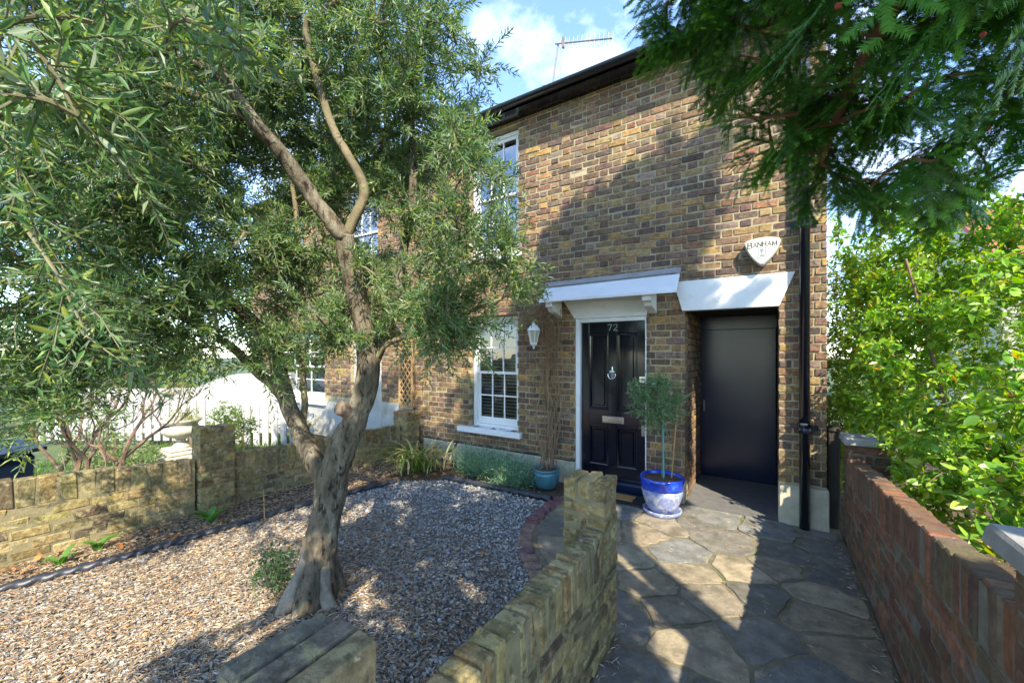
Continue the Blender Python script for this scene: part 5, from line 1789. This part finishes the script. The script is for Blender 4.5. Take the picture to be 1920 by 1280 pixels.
L_ = rng.uniform(0.032, 0.055, nn * per)
V = leaf_batch(base, d, L_, L_ * 0.24)
pal = np.array([(0.17, 0.28, 0.12), (0.11, 0.21, 0.08), (0.25, 0.34, 0.20), (0.09, 0.17, 0.055)])
leaves_obj('crown', V, pal[rng.integers(0, 4, len(V))] * rng.normal(1, .12, (len(V), 1)), M['leaf'], po)
tb = B()
for i in range(0, nn, 2):
    tb.tube([root, (root + c[i]) / 2 + rng.normal(0, .01, 3), c[i] + dirn[i] * 0.07], [0.003, 0.002, 0.001], 3, cap=False)
tb.tube(spline([(0, 0, 0.45), (-0.08, -0.03, 0.47), (-0.17, -0.05, 0.50)], 6), [0.003] * 6, 4)
q = tb.obj('twigs', M['twig'], po)
q['kind'] = 'stuff'
bush([(-0.17, -0.05, 0.51, 0.035)], 3, 9, (0.025, 0.04), (0.22, 0.28), [(0.13, 0.20, 0.09)], M['leaf'], po, 'side_shoot')

# dead climber on the wall
cl = tag(empty('dead_climber', (-2.33, 4.5, 0.23)), 'dead brown climber trained up the wall beside the front door', 'climber')
cl.location = (0, 0, 0)
vb = B()
for i in range(30):
    x0_, y0_ = -2.36 + rng.normal(0, 0.045), 4.47 + rng.normal(0, 0.04)
    top_ = rng.uniform(0.7, 2.25) if i % 4 else 2.25
    zz = np.linspace(0.22, top_, 9)
    wob = np.cumsum(rng.normal(0, 0.034, 9))
    if i % 5 == 0:
        wob = wob + 0.14 * np.sin(np.linspace(0, rng.uniform(2, 4), 9)) * rng.choice([-1, 1])
    xx = x0_ - 0.07 * (zz / 2.2) ** 2 * (1 + (zz > 1.9)) + wob
    yy = np.minimum(FY - 0.03, y0_ + (zz / 0.8) * 0.2) - np.abs(rng.normal(0, 0.03, 9))
    yy = np.minimum(yy, FY - 0.02)
    vb.tube(spline(np.stack([xx, yy, zz], 1), 22), rng.uniform(0.002, 0.007 if i % 6 else 0.014), 5)
for i in range(16):
    o_ = rng.normal(0, 0.03, 3)
    vb.tube(spline([(-2.40 + o_[0], FY - 0.06, 1.75 + o_[1]), (-2.41 + o_[0], FY - 0.08, 2.1 + o_[1]), (-2.50 + o_[1], FY - 0.12, 2.26 + o_[2]), (-2.64 + o_[2], FY - 0.15, 2.24 + o_[0]), (-2.76 + 2 * o_[0], FY - 0.15, 2.10 + 2 * o_[1])], 18), rng.uniform(0.003, 0.007), 5)
vb.obj('stems', M['vine'], cl)['kind'] = 'stuff'
hb = B()
for i in range(640):
    p = np.array([-2.58 + rng.normal(0, 0.13), FY - 0.10 - abs(rng.normal(0, 0.06)), 2.18 + rng.normal(0, 0.07)])
    if i % 2:
        p = np.array([-2.38 + rng.normal(0, 0.05), FY - 0.06 - abs(rng.normal(0, 0.03)), rng.uniform(1.5, 2.2)])
    d = unit(rng.normal(0, 1, 3) + np.array([-0.7, -0.3, -0.5]))
    e = p + d * rng.uniform(0.08, 0.2)
    e[1] = min(e[1], FY - 0.015)
    hb.tube([p, (p + e) / 2 + rng.normal(0, 0.012, 3) * np.array([1, .3, 1]), e], [0.0024, 0.002, 0.001], 3, cap=False)
hb.obj('dry_tendrils', M['vine'], cl)['kind'] = 'stuff'

# ------------------------------------------------------------------ leaf litter
reseed(505)
n = 110000
P = np.stack([rng.uniform(-5.0, -0.75, n), rng.uniform(-0.5, 4.5, n)], 1)
dens = np.clip(1.15 - 0.30 * np.hypot((P[:, 0] + 3.1) / 1.35, (P[:, 1] - 0.9) / 1.0) ** 1.5, 0.02, 1) ** 1.5
ok = rng.random(n) < dens
bedside = P[:, 0] < -4.3
ok |= bedside & (rng.random(n) < 0.5)
P = P[ok & (inside(gravel_poly, P) | ((P[:, 0] > -4.98) & (P[:, 0] < -4.2)))]
drift = np.concatenate([np.stack([0.56 - np.abs(rng.normal(0, 0.05, 160)), rng.uniform(0.8, 4.5, 160)], 1), np.stack([-0.75 + np.abs(rng.normal(0, 0.06, 140)), rng.uniform(0.6, 2.3, 140)], 1),
                        np.stack([rng.uniform(-1.1, 0.3, 60), rng.uniform(2.4, 4.5, 60)], 1), np.stack([rng.uniform(-2.0, -0.9, 40), rng.uniform(4.2, 4.6, 40)], 1)])
nd = len(drift)
P = np.concatenate([P, drift])
n = len(P)
a = rng.uniform(0, 6.283, n)
d = np.stack([np.cos(a), np.sin(a), rng.normal(0, 0.12, n)], 1)
L_ = rng.uniform(0.026, 0.048, n)
base = np.stack([P[:, 0], P[:, 1], 0.021 + rng.uniform(0, 0.012, n)], 1)
base[-nd:, 2] = 0.034
V = leaf_batch(base - d * L_[:, None] / 2, d, L_, L_ * rng.uniform(0.15, 0.24, n), up=np.array([0, 0, 1.0]), fold=0.3, bend=0.06)
V[..., 2] = np.maximum(V[..., 2], 0.008)
pl_ = np.array([(0.42, 0.32, 0.20), (0.33, 0.24, 0.15), (0.52, 0.43, 0.30), (0.20, 0.145, 0.095), (0.38, 0.34, 0.28), (0.38, 0.23, 0.12)])
o = link('leaf_litter', np_mesh('leaf_litter', V.reshape(-1, 3), [(LF[None] + (np.arange(n) * 4)[:, None, None]).reshape(-1, 3)], col=np.repeat(np.clip(pl_[rng.integers(0, 6, n)] * rng.normal(1, .15, (n, 1)), 0.03, .7), 4, 0)), M['litter'])
tag(o, 'dry brown olive leaves strewn over the gravel', 'leaf litter', kind='stuff')
leafm = None
spots = [(-4.78, 0.36), (-4.85, 0.50), (-4.72, 0.52), (-4.90, 0.62), (-4.80, 0.22), (-4.62, 0.33), (-4.52, 0.60), (-4.68, 0.14), (-4.92, 0.30), (-4.45, 0.72), (-4.60, 1.05), (-4.38, 1.33), (-4.86, 0.75), (-4.75, 1.3)]
for i, (x, y) in enumerate(spots):
    fl = empty('fallen_leaf', (x, y, 0.022 if i % 3 else 0.03), rng.uniform(0, 6.28))
    tag(fl, 'curled orange-brown fallen leaf near the lower left corner', 'leaf', 'fallen orange leaves by the left wall')
    blade(fl, (0, 0, 0.0), 0, rng.uniform(0.07, 0.12), rng.uniform(0.016, 0.026), R(120), M['litter_obj'], 'blade', np.array((0.42, 0.17, 0.05)) * rng.uniform(0.6, 1.2))
fl = tag(empty('fallen_leaf', (-2.0, 2.6, 0.02), 0.4), 'single orange leaf lying on the gravel near the setts', 'leaf')
blade(fl, (0, 0, 0), 0, 0.08, 0.018, R(110), M['litter_obj'], 'blade', (0.45, 0.17, 0.04))
tgb = B().tube(spline([(-2.62, 2.55, 0.03), (-2.5, 2.68, 0.035), (-2.37, 2.76, 0.03)], 8), [0.005] * 8, 5).obj('fallen_twig', M['stem'])
tag(tgb, 'short brown twig lying on the gravel behind the olive trunk', 'twig')
stk = B().tube([(-4.25, 2.02, 0.0), (-4.27, 2.02, 0.32)], [0.004, 0.003], 5).obj('dry_stalk', M['bamboo'])
tag(stk, 'thin upright dry stalk in the bed beside the edging tube', 'stalk')

# ------------------------------------------------------------------ next-door front garden on the left
fence = tag(empty('picket_fence', (0, 0, 0)), 'white picket fence in the sunny neighbouring garden', 'fence')
fa, fb_ = np.array([-11.6, 1.46]), np.array([-7.2, 4.28])
ft = unit(fb_ - fa)
fang = math.atan2(ft[1], ft[0])
flen = np.linalg.norm(fb_ - fa)
pk = B().prism([(-0.055, 0.04), (0.055, 0.04), (0.055, 0.80), (0.0, 0.90), (-0.055, 0.80)], 'y', -0.012, 0.012).mesh('picket')
pk.materials.append(M['fence_white'])
for i in range(int(flen / 0.17)):
    o = bpy.data.objects.new('picket', pk)
    o.parent = fence
    q = fa + ft * (0.085 + 0.17 * i)
    o.location = (q[0], q[1], 0.0 - (0.0 if i < 19 else 0.12))
    o.rotation_euler = (0, 0, fang)
    COL.objects.link(o)
for z in (0.22, 0.50):
    r_b = B().box(0, flen, 0.0125, 0.04, z - 0.04, z + 0.04).obj('rail', M['fence_white'], fence)
    r_b.location = (fa[0], fa[1], 0)
    r_b.rotation_euler = (0, 0, fang)
ww = B()
L2 = 7.0
prof = [(0, 0), (L2, 0), (L2, 1.3)] + [(x, 0.92 + 0.36 / (1 + math.exp(-(x - 3.3) * 5))) for x in np.linspace(L2, 0, 30)]
ww.prism(prof, 'y', 0, 0.22)
wwo = ww.obj('curved_wall', M['render_white'])
wwo.location = (-13.4, 2.15, -0.06)
wwo.rotation_euler = (0, 0, math.atan2(1.57, 2.43))
tag(wwo, 'white rendered garden wall with a curved top behind the picket fence', 'wall')
urn = tag(empty('garden_urn', (-7.81, 2.47, 0)), 'weathered stone urn on a moulded pedestal in the neighbouring garden', 'urn')
B().box(-0.26, 0.26, -0.26, 0.26, -0.05, 0.10, 0.01).box(-0.23, 0.23, -0.23, 0.23, 0.1005, 0.16, 0.02).box(-0.20, 0.20, -0.20, 0.20, 0.1605, 0.20, 0.015).obj('pedestal', M['urn_stone'], urn)
B().lathe([(0.13, 0.20), (0.11, 0.23), (0.07, 0.28), (0.06, 0.32), (0.09, 0.35)], sides=24).obj('foot', M['urn_stone'], urn, True)
B().lathe([(0.09, 0.35), (0.17, 0.38), (0.235, 0.44), (0.24, 0.50), (0.21, 0.55), (0.215, 0.58), (0.27, 0.62), (0.275, 0.64), (0.25, 0.64), (0.2, 0.60), (0.02, 0.60)], sides=36, mod=lambda a, z: 1 + (0.03 * abs(math.sin(9 * a)) if 0.37 < z < 0.52 else 0)).obj('bowl', M['urn_stone'], urn, True)
LG = [(0.16, 0.24, 0.04), (0.11, 0.20, 0.03), (0.22, 0.27, 0.05), (0.08, 0.15, 0.03)]
def shrub(name, label, cat, lobes, ncl, per, ll, lw, pal, group=None):
    e = tag(empty(name, (0, 0, 0)), label, cat, group)
    bush(lobes, ncl, per, ll, lw, pal, M['lush'], e)
    for l in lobes:
        B().tube([(l[0], l[1], min(-0.05, l[2] - l[3] - 0.1) if l[2] < 1 else l[2] - l[3] * 1.1), (l[0], l[1], l[2])], [0.02, 0.008], 5).obj('stem', M['stem'], e)
    return e
shrub('urn_plant', 'yellow-green bedding plant spilling over the stone urn', 'plant', [(-7.81, 2.47, 0.70, 0.20), (-7.65, 2.55, 0.72, 0.16)], 150, 10, (0.015, 0.03), (0.3, 0.5), [(0.26, 0.28, 0.06), (0.17, 0.23, 0.05), (0.30, 0.29, 0.10)])
shrub('garden_shrub', 'rounded green bush behind the left wall pier', 'shrub', [(-7.5, 2.95, 0.62, 0.28), (-7.2, 3.1, 0.55, 0.26), (-7.4, 3.0, 0.3, 0.3)], 260, 10, (0.03, 0.05), (0.4, 0.6), LG)
shrub('garden_shrub', 'pale mixed bush in front of the picket fence', 'shrub', [(-7.9, 1.75, 0.26, 0.32), (-8.2, 1.55, 0.32, 0.34), (-7.6, 1.95, 0.15, 0.25), (-7.2, 1.45, 0.12, 0.25)], 420, 10, (0.025, 0.05), (0.35, 0.6), [(0.24, 0.28, 0.14), (0.15, 0.22, 0.06), (0.30, 0.31, 0.2), (0.12, 0.20, 0.03)])
shrub('garden_shrub', 'brownish creeper along the top of the picket fence', 'shrub', [(-9.55, 2.9, 0.92, 0.24), (-9.2, 3.05, 0.9, 0.16), (-9.8, 2.75, 0.6, 0.25)], 220, 10, (0.02, 0.04), (0.3, 0.5), [(0.24, 0.20, 0.06), (0.16, 0.18, 0.05), (0.28, 0.24, 0.1)])
shrub('clipped_hedge', 'bright yellow-green hedge rising behind the white curved wall', 'hedge', [(-13.0, 3.3, 1.1, 0.75), (-12.2, 3.85, 1.0, 0.62), (-13.9, 2.8, 1.2, 0.8), (-14.8, 2.2, 1.3, 0.9), (-13.6, 4.0, 1.7, 0.7)], 1100, 10, (0.05, 0.085), (0.5, 0.75), [(0.24, 0.30, 0.05), (0.17, 0.25, 0.04), (0.12, 0.20, 0.03)])

shrub('clipped_hedge', 'long dark hedge closing the view at far left', 'hedge', [(-16 - i * 0.5, -5.5 + i * 1.3, 1.2, 1.5) for i in range(7)] + [(-16.4 - i * 0.5, -5.5 + i * 1.3, 2.4, 1.0) for i in range(7)], 1500, 9, (0.08, 0.13), (0.5, 0.75), [(0.10, 0.16, 0.03), (0.07, 0.12, 0.025), (0.15, 0.20, 0.04)])

shrub('garden_shrub', 'low yellowish planting seen through the gaps of the picket fence', 'shrub', [(-11.4 + 0.62 * i, 1.95 + 0.40 * i, 0.28, 0.33) for i in range(7)], 420, 9, (0.03, 0.06), (0.35, 0.6), [(0.22, 0.24, 0.06), (0.13, 0.19, 0.04), (0.27, 0.25, 0.08)])

bare = tag(empty('bare_shrub', (-6.1, 1.07, 0)), 'pruned shrub of bare reddish branches behind the left wall', 'shrub')
bare.location = (0, 0, 0)
bb = B()
def fork(p, d, L_, r, lev):
    n = 5
    P_ = [p]
    dd_ = d
    for i in range(n):
        dd_ = unit(dd_ + rng.normal(0, 0.13, 3) + np.array([0, 0, 0.06]))
        P_.append(P_[-1] + dd_ * L_ / n)
    bb.tube(spline(P_, 8), np.linspace(r, r * 0.68, 8), 6 if r > 0.008 else 4, cap=False)
    if lev > 0:
        for k in range(3 if lev > 1 else 4):
            fork(P_[-1 - (k % 2)], unit(dd_ * 0.8 + rng.normal(0, 0.55, 3) + np.array([0, 0, 0.6])), L_ * rng.uniform(0.5, 0.8), r * 0.58, lev - 1)
for (x, y, dx, dy, r) in ((-5.75, 1.20, 0.22, 0.14, 0.036), (-6.05, 1.02, -0.06, -0.05, 0.032), (-6.2, 0.95, -0.45, -0.28, 0.03), (-6.0, 1.05, 0.05, 0.02, 0.026)):
    fork(np.array([x, y, -0.05]), unit(np.array([dx * 0.7, dy * 0.7, 1.0])), 0.66, r, 4)
bb.obj('branches', M['stem'], bare)

bn = tag(empty('dark_stand_in', (-6.9, 0.45, 0)), 'dark blue bin-shaped stand-in for an unidentified object half hidden behind the left wall', 'bin')  # bin shape stands in for a dark object of unknown kind
V, F = chamfer_box(0.62, 0.6, 0.62, 0.05)
V[:, 0] *= (1 + 0.12 * (V[:, 2] > 0))
B().add(V + np.array([0, 0, 0.31]), F).obj('body', M['bin'], bn)
B().prism([(-0.38, 0.62), (0.38, 0.62), (0.38, 0.66), (0.0, 0.76), (-0.38, 0.72)], 'y', -0.34, 0.34).obj('lid', M['black_plastic'], bn)
bn.rotation_euler = (0, 0, 0.5)

# grass in the neighbour's garden
n = 9000
P = np.stack([rng.uniform(-9.5, -5.2, n), rng.uniform(0.2, 4.4, n)], 1)
base = np.stack([P[:, 0], P[:, 1], np.full(n, -0.06)], 1)
d = unit(rng.normal(0, 0.35, (n, 3)) + np.array([0, 0, 1.0]))
L_ = rng.uniform(0.06, 0.14, n)
V = leaf_batch(base, d, L_, L_ * 0.07)
o = leaves_obj('grass', V, np.array([(0.10, 0.19, 0.03)]) * rng.normal(1, .2, (n, 1)), M['lush'], None)
tag(o, 'green grass in the neighbouring front garden', 'grass', kind='stuff')

# ------------------------------------------------------------------ background trees and houses down the street
def far_tree(x, y, h, r, label, pal, ncl=700):
    e = tag(empty('street_tree', (x, y, 0)), label, 'tree', 'trees down the street')
    rg_ = np.random.default_rng(int(abs(x * 31 + y * 7)))
    lob = [(rg_.normal(0, r * 0.42), rg_.normal(0, r * 0.42), h * 0.62 + rg_.normal(0, h * 0.14), r * rg_.uniform(0.42, 0.62)) for _ in range(9)]
    bush(lob, ncl, 9, (0.10, 0.17), (0.45, 0.7), pal, M['lush'], e, 'crown', spread=0.22, rg=rg_)
    B().tube(spline([(0, 0, -0.1), (0.1, 0, h * 0.3), (0, 0.1, h * 0.65)], 10), np.linspace(0.16, 0.06, 10), 8).obj('trunk', M['stem'], e)
    for k in range(5):
        l = lob[k]
        B().tube(spline([(0.05, 0, h * 0.3), (l[0] * 0.5, l[1] * 0.5, h * 0.45), l[:3]], 8), np.linspace(0.07, 0.02, 8), 6).obj('limb', M['stem'], e)
DG = [(0.07, 0.12, 0.025), (0.05, 0.095, 0.02), (0.10, 0.15, 0.03)]
far_tree(-19, -1, 6.0, 2.8, 'leafy street tree furthest left beyond the hedge', DG)
far_tree(-21, 3.5, 5.2, 2.6, 'round street tree behind the yellow-green hedge', LG)
far_tree(-15.5, -2.5, 4.6, 2.2, 'smaller tree behind the bare shrub at far left', DG)
far_tree(5.5, 10.5, 5.0, 1.6, 'green tree in front of the white house on the right', LG, 500)
far_tree(-14.0, 7.0, 5.0, 1.8, 'tree standing beyond the end of the terrace', LG, 500)
# trees across the street behind the camera (seen in window reflections)
far_tree(-9, -13, 8, 3.6, 'tall tree across the street mirrored in the windows', LG)
far_tree(-1, -14, 7.5, 3.4, 'broad tree across the street mirrored in the glossy doors', LG)
